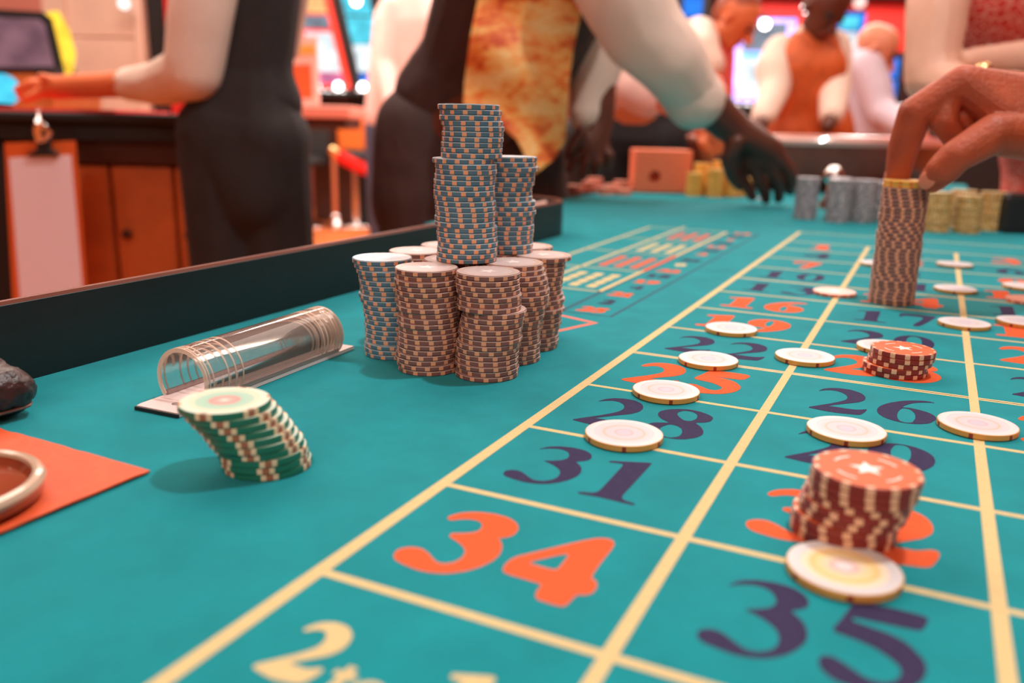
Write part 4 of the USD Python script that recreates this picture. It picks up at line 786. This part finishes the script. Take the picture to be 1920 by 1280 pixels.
# brocade front: a padded cloth shell wrapped round the front of the trunk
BROC = usdkit.material(stage, '/World/Looks/gold_brocade', {'t': ('texture_coordinate', {}), 'm': ('mapping', {'scale': (1.0, 1.0, 1.9)}), 'n': ('noise_texture', {'scale': 11.0, 'detail': 3.0, 'roughness': 0.6, 'distortion': 0.6}),
    'n2': ('noise_texture', {'scale': 70.0, 'detail': 2.0}), 'a': ('math', {'math_type': 'multiply_add', 'value2': 0.35}), 'r': ('rgb_ramp', {'ramp': [(0.50, srgb(206, 70, 20)), (0.61, srgb(244, 128, 48)), (0.72, srgb(252, 184, 98)), (0.86, srgb(255, 214, 142))]}),
    'p': ('principled_bsdf', {'roughness': 0.45, 'sheen_weight': 0.2})}, [('t.object', 'm.vector'), ('m.vector', 'n.vector'), ('m.vector', 'n2.vector'), ('n2.fac', 'a.value1'), ('n.fac', 'a.value3'), ('a.value', 'r.fac'), ('r.color', 'p.base_color')], surface='p.BSDF')
def wrapped(outline, yfun, thick, cell=0.012):
    """Cloth cut to outline (x, z) and wrapped to the depth yfun(x, z); has thickness."""
    m = Manifold.extrude(m3.CrossSection([np.array(outline, float)], m3.FillRule.NonZero), thick).refine_to_length(cell)
    q = as_tm(m); v = q.vertices.copy(); x, z, d = v[:, 0], v[:, 1], v[:, 2]
    m_ = trimesh.Trimesh(np.c_[x, yfun(x, z) + d, z], q.faces, process=False); m_.fix_normals(); return m_
vo = [(-0.1077, 0.9918), (-0.1059, 1.0379), (-0.0940, 1.1168), (-0.0765, 1.2128), (-0.0460, 1.3339), (0.1128, 1.3368), (0.1215, 1.1691), (0.1098, 1.1012), (0.1020, 1.0320), (0.0998, 0.9767), (0.0996, 0.9257), (0.0775, 0.8891), (0.0380, 0.8591), (0.0223, 0.8880), (0.0003, 0.9268), (-0.0403, 0.9608)]
xc = (0.0144, 1.0896)[0]
obj('vest_front', wrapped(vo, lambda x, z: 1.755 + 1.6 * (x - xc) ** 2 + 0.02 * np.sin(z * 34 + x * 20) * 0.5, 0.012), BROC, t, smooth=True, label='gold and orange brocade vest front')

# second dealer partly hidden behind the reaching arm
hip, waist, chest, neck = (0.3848, 3.0200, 0.9122), (0.3864, 2.9800, 1.0554), (0.3272, 2.8800, 1.2468), (0.2769, 2.8200, 1.4552)
sl, el, wl = (0.2059, 2.6600, 1.2817), (0.2377, 2.5200, 1.1391), (0.4431, 2.2200, 0.9793)
fl, fr = (hip[0] - 0.08, 3.0, 0), (hip[0] + 0.08, 3.04, 0)
p = person('dealer in white shirt and black trousers behind the reaching arm', SKINORANGE,
    [[(hx(hip, -0.08), 0.10), (hx(hip, 0.08), 0.10), (waist, 0.10)], [(waist, 0.10), (hx(chest, -0.08), 0.09), (hx(chest, 0.08), 0.09)], [(chest, 0.09), (neck, 0.055)]] + chain((sl, 0.05), (el, 0.042), (wl, 0.028), ((0.4942, 2.2200, 0.9414), 0.024))
    + fingers([[((0.4940, 2.2200, 0.9440), 0.015), ((0.5169, 2.2200, 0.9261), 0.011), ((0.5264, 2.2200, 0.9079), 0.009)], [((0.4865, 2.2200, 0.9360), 0.015), ((0.5068, 2.2200, 0.9180), 0.011), ((0.5136, 2.2200, 0.8998), 0.009)], [((0.4814, 2.2200, 0.9333), 0.014), ((0.4939, 2.2200, 0.9099), 0.011), ((0.4980, 2.2200, 0.8915), 0.009)], [((0.4989, 2.2200, 0.9493), 0.014), ((0.5295, 2.2200, 0.9368), 0.011), ((0.5415, 2.2200, 0.9214), 0.009)], [((0.4698, 2.2200, 0.9435), 0.015), ((0.4652, 2.1900, 0.9205), 0.012), ((0.4772, 2.1900, 0.9026), 0.009)]])
    + legs(hx(hip, -0.08), hx(hip, 0.08), fl, fr) + chain((neck, 0.05), (hx(neck, 0, 0, 0.1), 0.05)),
    [('trousers', BLACK, [[(hx(hip, -0.10), 0.125), (hx(hip, 0.10), 0.125), (hx(hip, -0.08, 0, 0.1), 0.11), (hx(hip, 0.08, 0, 0.1), 0.11)]] + [[(hx(hip, -0.10), 0.13), (hx(fl, 0, 0, 0.5), 0.12)], [(hx(hip, 0.10), 0.13), (hx(fr, 0, 0, 0.5), 0.12)], [(hx(fl, 0, 0, 0.5), 0.12), (hx(fl, 0, 0, 0.08), 0.10)], [(hx(fr, 0, 0, 0.5), 0.12), (hx(fr, 0, 0, 0.08), 0.10)]], None),
     ('shirt', PINKCLOTH, [[(hx(hip, -0.08, 0, 0.12), 0.115), (hx(hip, 0.08, 0, 0.12), 0.115), (hx(chest, -0.08), 0.11), (hx(chest, 0.08), 0.11)], [(hx(chest, -0.08), 0.11), (hx(chest, 0.08), 0.11), (neck, 0.065)]] + chain((sl, 0.085), (el, 0.085), ((0.3247, 2.3600, 1.0543), 0.066), ((0.3454, 2.3400, 1.0351), 0.056)), None),
     ('shoe', BLACK, shoes(fl), None), ('shoe', BLACK, shoes(fr), None)])
hb = head(p[0], hx(neck, 0, 0, 0.21), (0.8, -0.5, -0.3), SKINORANGE, HAIRDARK); p[1].extend(hb); finish(p)

# far dealer with the gold vest behind the wheel
hip, waist, chest, neck = (1.1923, 3.7000, 0.9165), (1.1863, 3.7000, 1.0182), (1.1645, 3.6500, 1.1995), (1.1857, 3.6200, 1.3121)
hc = (1.1866, 3.5500, 1.4117)
sl, el, wl = (1.0472, 3.6600, 1.2557), (1.0225, 3.5500, 1.1098), (0.9478, 3.4000, 1.0045)
sr, er, wr = (1.2678, 3.6600, 1.2764), (1.2844, 3.6200, 1.1548), (1.2262, 3.4500, 1.0164)
fl, fr = (hip[0] - 0.1, 3.75, 0), (hip[0] + 0.1, 3.75, 0)
p = person('dark haired dealer in orange vest and white shirt behind the wheel', SKINDARK,
    [[(hx(hip, -0.08), 0.10), (hx(hip, 0.08), 0.10), (waist, 0.10)], [(waist, 0.10), (hx(chest, -0.08), 0.09), (hx(chest, 0.08), 0.09)], [(chest, 0.08), (neck, 0.055)], [(neck, 0.055), (hc, 0.06)]] + chain((sl, 0.05), (el, 0.042), (wl, 0.03), ((0.9240, 3.3600, 0.9644), 0.03)) + chain((sr, 0.05), (er, 0.042), (wr, 0.03), ((1.1967, 3.4000, 0.9737), 0.03))
    + fingers([[((0.9237, 3.3600, 0.9684), 0.02), ((0.8958, 3.3400, 0.9483), 0.013)], [((0.9237, 3.3600, 0.9684), 0.02), ((0.9207, 3.3400, 0.9409), 0.013)], [((0.9237, 3.3600, 0.9684), 0.02), ((0.9448, 3.3400, 0.9414), 0.013)]]) + legs(hx(hip, -0.09), hx(hip, 0.09), fl, fr),
    [('trousers', BLACK, [[(hx(hip, -0.10), 0.12), (hx(hip, 0.10), 0.12), (waist, 0.12)]] + [[(hx(hip, -0.10), 0.12), (hx(fl, 0, 0, 0.08), 0.09)], [(hx(hip, 0.10), 0.12), (hx(fr, 0, 0, 0.08), 0.09)]], None),
     ('vest', mat('orange_vest', srgb(214, 100, 44), 0.6, vary=0.3, scale=16.0), [[(hx(hip, -0.07, -0.02, 0.03), 0.125), (hx(hip, 0.09, -0.02, 0.03), 0.125), (hx(waist, -0.06, -0.02), 0.115), (hx(waist, 0.07, -0.02), 0.115)], [(hx(waist, -0.06, -0.02), 0.115), (hx(waist, 0.07, -0.02), 0.115), (hx(chest, -0.05, -0.02), 0.11), (hx(chest, 0.055, -0.02), 0.11)], [(hx(chest, -0.05, -0.02), 0.105), (hx(chest, 0.05, -0.02), 0.105), (hx(neck, -0.03), 0.06), (hx(neck, 0.03), 0.06)]], None),
     ('sleeve', WHITECLOTH, chain((hx(sl, 0.02), 0.075), ((1.0294, 3.6000, 1.1898), 0.075), (el, 0.062), (wl, 0.048)), None), ('sleeve', WHITECLOTH, chain((sr, 0.08), (er, 0.065), (wr, 0.05)), None),
     ('collar', WHITECLOTH, [[(hx(neck, -0.04), 0.055), (hx(neck, 0.04), 0.055), (hx(neck, 0, 0, 0.03), 0.055)]], None),
     ('shoe', BLACK, shoes(fl), None), ('shoe', BLACK, shoes(fr), None)])
hb = head(p[0], hc, (0.3, -0.8, -0.75), SKINDARK, HAIRDARK, r=0.105); p[1].extend(hb); finish(p)

# bald man in a white shirt, leaning to the right
hip, waist, chest, neck = (1.6421, 4.3500, 0.8808), (1.6415, 4.3500, 1.0212), (1.6409, 4.3500, 1.2460), (1.6656, 4.3300, 1.3187)
hc = (1.6985, 4.3000, 1.3267)
sr, er, wr = (1.6506, 4.2700, 1.2463), (1.7083, 4.1800, 1.0577), (1.7640, 4.0000, 0.9837)
fl, fr = (hip[0] - 0.1, 4.4, 0), (hip[0] + 0.1, 4.4, 0)
p = person('bald man in white shirt bending to the right before the red wall', SKIN,
    [[(hx(hip, -0.08), 0.10), (hx(hip, 0.08), 0.10), (waist, 0.11)], [(waist, 0.11), (hx(chest, -0.08), 0.09), (hx(chest, 0.06), 0.09)], [(chest, 0.08), (neck, 0.055)], [(neck, 0.055), (hc, 0.06)]] + chain((sr, 0.05), (er, 0.042), (wr, 0.03), ((1.7968, 3.9500, 0.9660), 0.032))
    + fingers([[((1.7968, 3.9500, 0.9660), 0.02), ((1.8274, 3.9300, 0.9529), 0.012)], [((1.7968, 3.9500, 0.9660), 0.02), ((1.8246, 3.9300, 0.9390), 0.012)], [((1.7968, 3.9500, 0.9660), 0.02), ((1.8063, 3.9300, 0.9340), 0.012)]]) + legs(hx(hip, -0.09), hx(hip, 0.09), fl, fr),
    [('trousers', BLACK, [[(hx(hip, -0.10), 0.12), (hx(hip, 0.10), 0.12), (hx(waist, 0, 0, -0.03), 0.12)]] + [[(hx(hip, -0.10), 0.12), (hx(fl, 0, 0, 0.08), 0.09)], [(hx(hip, 0.10), 0.12), (hx(fr, 0, 0, 0.08), 0.09)]], None),
     ('shirt', LILACCLOTH, [[(hx(hip, -0.05, 0, 0.02), 0.125), (hx(hip, 0.13, 0, 0.02), 0.13), (hx(waist, -0.03), 0.12), (hx(waist, 0.10), 0.12)], [(hx(waist, -0.03), 0.12), (hx(waist, 0.10), 0.12), (hx(chest, -0.06), 0.11), (hx(chest, 0.03), 0.11)], [(hx(chest, -0.05), 0.10), (hx(chest, 0.03), 0.10), (neck, 0.06)]] + chain((sr, 0.09), ((1.6873, 4.2200, 1.1551), 0.08), (er, 0.066), (wr, 0.05)), None),
     ('shoe', BLACK, shoes(fl), None), ('shoe', BLACK, shoes(fr), None)])
hb = head(p[0], hc, (0.75, -0.3, -0.55), SKIN, HAIRDARK, r=0.112, bald=True); p[1].extend(hb); finish(p)

# woman in coral lace at the right, leaning on the table with folded arms
hip, waist, chest, neck = (1.2930, 1.9200, 0.9062), (1.1268, 1.8400, 1.0668), (0.9163, 1.7200, 1.2101), (0.8755, 1.7000, 1.3335)
sl, el = (0.7637, 1.6600, 1.2880), (0.7184, 1.5600, 1.0454)
wl = (0.7788, 1.4800, 1.0276)
sr, er, wr = (1.0091, 1.7000, 1.2913), (0.9922, 1.6000, 1.0889), (0.8171, 1.5700, 1.0781)
fl, fr = (hip[0] - 0.06, 1.94, 0), (hip[0] + 0.1, 1.96, 0)
p = person('woman in coral lace dress with bare arms folded over the table', SKINPALE,
    [[(hx(hip, -0.08), 0.10), (hx(hip, 0.08), 0.10), (waist, 0.09)], [(waist, 0.09), (hx(chest, -0.08), 0.085), (hx(chest, 0.08), 0.085)], [(hx(chest, -0.1), 0.08), (hx(chest, 0.1), 0.08), (neck, 0.06)]]
    + chain((sl, 0.056), ((0.7318, 1.6000, 1.1639), 0.052), (el, 0.042), ((0.7438, 1.5200, 1.0284), 0.040), (wl, 0.028), ((0.8094, 1.4600, 1.0308), 0.026)) + chain((sr, 0.055), (er, 0.045), (wr, 0.028), ((0.7771, 1.5600, 1.0749), 0.024))
    + fingers([[((0.7806, 1.5600, 1.0767), 0.016), ((0.7562, 1.5500, 1.0826), 0.010), ((0.7439, 1.5500, 1.0788), 0.008)], [((0.7792, 1.5600, 1.0732), 0.016), ((0.7557, 1.5500, 1.0738), 0.010), ((0.7436, 1.5500, 1.0683), 0.008)], [((0.7798, 1.5600, 1.0697), 0.015), ((0.7588, 1.5500, 1.0651), 0.010), ((0.7488, 1.5500, 1.0579), 0.008)], [((0.8094, 1.4600, 1.0308), 0.015), ((0.8251, 1.4500, 1.0274), 0.010)], [((0.8102, 1.4600, 1.0258), 0.015), ((0.8248, 1.4500, 1.0191), 0.010)]])
    + legs(hx(hip, -0.09), hx(hip, 0.09), fl, fr) + chain((neck, 0.05), (hx(neck, 0, 0, 0.1), 0.05)),
    [('dress', usdkit.material(stage, '/World/Looks/coral_lace', {'t': ('texture_coordinate', {}), 'v': ('voronoi_texture', {'scale': 80.0, 'feature': 'distance_to_edge'}), 'r': ('rgb_ramp', {'ramp': [(0.0, srgb(250, 190, 172)), (0.05, srgb(240, 128, 112)), (0.12, srgb(230, 70, 60))]}), 'p': ('principled_bsdf', {'roughness': 0.8})},
        [('t.object', 'v.vector'), ('v.distance', 'r.fac'), ('r.color', 'p.base_color')], surface='p.BSDF'),
        [[(hx(hip, -0.09), 0.125), (hx(hip, 0.09), 0.125), (hx(waist, -0.04), 0.11), (hx(waist, 0.05), 0.11)], [(hx(waist, -0.05), 0.11), (hx(waist, 0.05), 0.11), (hx(chest, -0.05), 0.11), (hx(chest, 0.09), 0.11)], [(hx(chest, -0.05), 0.105), (hx(chest, 0.09), 0.105), (hx(neck, -0.03, 0, -0.08), 0.06), (hx(neck, 0.08, 0, -0.08), 0.06)], [(hx(hip, -0.09), 0.12), (hx(hip, 0.09), 0.12), (hx(fl, -0.02, 0, 0.45), 0.10), (hx(fr, 0.02, 0, 0.45), 0.10)]], 'coral lace dress'),
     ('bracelet', BRASS, shift(trimesh.creation.icosphere(2, 0.016), *(0.7716, 1.4900, 1.0567)), 'gold ball bracelet'),
     ('shoe', BLACK, shoes(fl), None), ('shoe', BLACK, shoes(fr), None)])
hb = head(p[0], hx(neck, 0, 0, 0.21), (-0.4, -0.9, -0.2), SKINPALE, mat('brown_hair', srgb(92, 50, 32), 0.5)); p[1].extend(hb); finish(p)

# person in a pale pink shirt far behind the centre dealer
hip, waist, chest, neck = (-0.8233, 6.1000, 0.9138), (-0.8018, 6.1000, 1.1624), (-0.7460, 6.1000, 1.6109), (-0.7320, 6.1000, 1.9440)
sl, el, wl = (-0.8345, 6.0500, 1.7037), (-0.8864, 6.0000, 1.3283), (-0.8330, 5.8500, 1.0852)
fl, fr = (hip[0] - 0.1, 6.0, 0), (hip[0] + 0.12, 6.0, 0)
p = person('person in pale pink shirt standing far behind the centre dealer', SKIN,
    [[(hx(hip, -0.1), 0.11), (hx(hip, 0.1), 0.11), (waist, 0.11)], [(waist, 0.11), (hx(chest, -0.1), 0.1), (hx(chest, 0.1), 0.1)], [(chest, 0.1), (neck, 0.06)]] + chain((sl, 0.05), (el, 0.042), (wl, 0.032), ((-0.8057, 5.8000, 1.0341), 0.035)) + legs(hx(hip, -0.1), hx(hip, 0.1), fl, fr) + chain((neck, 0.055), (hx(neck, 0, 0, 0.1), 0.055)),
    [('trousers', mat('blue_denim', srgb(70, 72, 92), 0.8), [[(hx(hip, -0.1), 0.13), (hx(hip, 0.1), 0.13)]] + [[(hx(hip, -0.1), 0.13), (hx(fl, 0, 0, 0.08), 0.09)], [(hx(hip, 0.1), 0.13), (hx(fr, 0, 0, 0.08), 0.09)]], None),
     ('shirt', PINKCLOTH, [[(hx(hip, -0.09, 0, 0.06), 0.14), (hx(hip, 0.1, 0, 0.06), 0.14), (hx(chest, -0.1), 0.13), (hx(chest, 0.12), 0.13)], [(hx(chest, -0.1), 0.13), (hx(chest, 0.12), 0.13), (neck, 0.07)]] + chain((sl, 0.08), (el, 0.07), (wl, 0.05)), None),
     ('shoe', BLACK, shoes(fl), None), ('shoe', BLACK, shoes(fr), None)])
hb = head(p[0], hx(neck, 0, 0, 0.21), (0.9, 0.3, 0), SKIN, HAIRDARK); p[1].extend(hb); finish(p)

# person with bent head in white between the sleeve and the purple machine
hip, waist, chest, neck = (0.9940, 4.6000, 0.9159), (0.9726, 4.6000, 1.0898), (0.9548, 4.6000, 1.3254), (0.9906, 4.5500, 1.4190)
hc = (1.0699, 4.5000, 1.4755)
sl, el, wl = (0.9070, 4.5500, 1.3920), (0.8873, 4.4000, 1.3089), (0.9625, 4.3000, 1.1564)
fl, fr = (hip[0] - 0.1, 4.6, 0), (hip[0] + 0.1, 4.6, 0)
p = person('person with brown hair and rose top bending left of the purple machine', SKINORANGE,
    [[(hx(hip, -0.08), 0.1), (hx(hip, 0.08), 0.1), (waist, 0.09)], [(waist, 0.09), (hx(chest, -0.05), 0.09), (hx(chest, 0.04), 0.09)], [(chest, 0.09), (neck, 0.06)], [(neck, 0.055), (hc, 0.06)]] + chain((sl, 0.05), (el, 0.045), (wl, 0.032), ((0.9671, 4.2500, 1.1153), 0.035)) + legs(hx(hip, -0.1), hx(hip, 0.1), fl, fr),
    [('trousers', BLACK, [[(hx(hip, -0.1), 0.13), (hx(hip, 0.1), 0.13), (waist, 0.13)]] + [[(hx(hip, -0.1), 0.13), (hx(fl, 0, 0, 0.08), 0.09)], [(hx(hip, 0.1), 0.13), (hx(fr, 0, 0, 0.08), 0.09)]], None),
     ('top', mat('rose_top', srgb(226, 92, 84), 0.8), [[(hx(waist, -0.04), 0.11), (hx(waist, 0.03), 0.11), (hx(chest, -0.05), 0.11), (hx(chest, 0.04), 0.11)]], 'rose coloured top'),
     ('sleeve', WHITECLOTH, chain((sl, 0.105), (el, 0.10), ((0.9273, 4.3500, 1.2568), 0.075)), 'white sleeve'),
     ('shoe', BLACK, shoes(fl), None), ('shoe', BLACK, shoes(fr), None)])
hb = head(p[0], hc, (0.7, -0.4, -0.7), SKINORANGE, mat('auburn_hair', srgb(150, 66, 34), 0.5), r=0.125); p[1].extend(hb); finish(p)

# the hand that sets down the tall stack, with its arm coming in from the right
def near_hand():
    w = (0.4872, 0.8000, 0.9794)
    idx = [((0.3933, 0.7900, 0.9996), 0.0160), ((0.3590, 0.8000, 0.9736), 0.0150), ((0.3569, 0.8100, 0.9424), 0.0138), ((0.3572, 0.8160, 0.9149), 0.0108)]
    mid = [((0.4098, 0.8000, 0.9995), 0.0150), ((0.3824, 0.7920, 0.9905), 0.0122), ((0.3782, 0.7860, 0.9665), 0.0114), ((0.3929, 0.7900, 0.9511), 0.0094)]
    rin = [((0.4284, 0.8150, 0.9986), 0.0145), ((0.4059, 0.8030, 0.9913), 0.0116), ((0.4007, 0.7960, 0.9707), 0.0108), ((0.4119, 0.7970, 0.9570), 0.0090)]
    lit_ = [((0.4478, 0.8300, 0.9958), 0.0130), ((0.4275, 0.8120, 0.9883), 0.0104), ((0.4220, 0.8060, 0.9721), 0.0096), ((0.4295, 0.8060, 0.9610), 0.0080)]
    thb = [((0.4512, 0.7700, 0.9553), 0.0215), ((0.4092, 0.7580, 0.9564), 0.0172), ((0.3798, 0.7560, 0.9380), 0.0142), ((0.3733, 0.7620, 0.9267), 0.0142), ((0.3691, 0.7700, 0.9170), 0.0115)]
    palm = [[(w, 0.026), ((0.5159, 0.8450, 0.9880), 0.020), idx[0], rin[0]], [(w, 0.026), idx[0], mid[0]], [((0.5159, 0.8450, 0.9880), 0.022), mid[0], lit_[0]], [(w, 0.026), (thb[0][0], 0.0195), idx[0]], [(thb[0][0], 0.0195), (thb[1][0], 0.0140), ((0.4367, 0.8000, 0.9807), 0.014)]]
    arm = [(w, 0.027), ((0.5362, 0.8200, 0.9807), 0.030), ((0.6569, 0.8600, 0.9737), 0.040), ((0.8823, 0.9200, 0.9650), 0.046)]
    return palm, fingers([idx, mid, rin, lit_, thb]), chain(*arm), (idx, thb)
palm, fg, arm, (idx, thb) = near_hand()
el = np.array((0.8823, 0.9200, 0.9650)); sh = el + [0.16, -0.12, 0.27]
ch = sh + [0.17, 0.02, -0.10]; hp = ch + [0.05, 0.0, -0.42]
t = thing('person', 'brown hand from the right setting down the tall chip stack', 'person', (0, 0, 0))
body = [[(ch + [-0.1, 0, 0], 0.10), (ch + [0.12, 0, 0], 0.10), (hp + [-0.08, 0, 0], 0.11), (hp + [0.10, 0, 0], 0.11)], [(ch, 0.09), (ch + [0, 0, 0.24], 0.055)], [(ch + [-0.1, 0, 0], 0.09), (sh, 0.055)]] + chain((sh, 0.055), (el, 0.045)) + legs(hp + [-0.08, 0, 0], hp + [0.1, 0, 0], (hp[0] - 0.08, hp[1], 0), (hp[0] + 0.1, hp[1], 0))
hb = head(t, ch + [-0.03, 0, 0.38], (-0.9, 0.1, -0.35), SKINBROWN, HAIRDARK)
hd = flesh(palm + fg + arm[:1], 0.0035, 6, 20)
rest = flesh(arm[1:] + body + hb, 0.02, 8)
both = m3.Manifold.batch_boolean([m3.Manifold(m3.Mesh(np.asarray(q.vertices, np.float32), np.asarray(q.faces, np.uint32))) for q in (hd, rest)], m3.OpType.Add)
obj('body', as_tm(both), SKINBROWN, t, smooth=True)
def nail(tip, prev, up, w=0.0055, l=0.008):
    a = np.array(tip[0]); d = a - np.array(prev[0]); d /= np.linalg.norm(d); u = np.array(up, float); u -= d * np.dot(u, d); u /= np.linalg.norm(u); s = np.cross(d, u)
    m = as_tm(Manifold.sphere(1.0, 24)); v = m.vertices * [w, l, 0.0016]
    c = a - d * 0.001 + u * (tip[1] * 0.93)
    return trimesh.Trimesh(c + v[:, :1] * s + v[:, 1:2] * d + v[:, 2:] * u, m.faces, process=False)
obj('thumb_nail', nail(thb[-1], thb[-2], (-0.1, -0.8, 0.6), 0.0072, 0.0095), NAIL, t, smooth=True)
obj('finger_nail', nail(idx[-1], idx[-2], (-0.9, 0.3, 0.1)), NAIL, t, smooth=True)
obj('shirt', flesh([[(ch + [-0.1, 0, 0], 0.12), (ch + [0.13, 0, 0], 0.12), (hp + [-0.09, 0, 0], 0.13), (hp + [0.11, 0, 0], 0.13)], [(ch + [-0.1, 0, 0], 0.11), (sh, 0.085), (ch + [0, 0, 0.12], 0.08)]] + chain((sh, 0.085), (sh * 0.3 + el * 0.7, 0.07)), 0.025), mat('dark_blue_shirt', srgb(40, 46, 70), 0.8), t, smooth=True)
obj('trousers', flesh([[(hp + [-0.09, 0, -0.02], 0.125), (hp + [0.11, 0, -0.02], 0.125)], [(hp + [-0.09, 0, 0], 0.12), ((hp[0] - 0.08, hp[1], 0.1), 0.09)], [(hp + [0.11, 0, 0], 0.12), ((hp[0] + 0.1, hp[1], 0.1), 0.09)]], 0.03), BLACK, t, smooth=True)
for dx in (-0.08, 0.1):
    obj('shoe', flesh(shoes((hp[0] + dx, hp[1], 0), toe=(-0.14, 0.08, 0)), 0.02), BLACK, t, smooth=True)
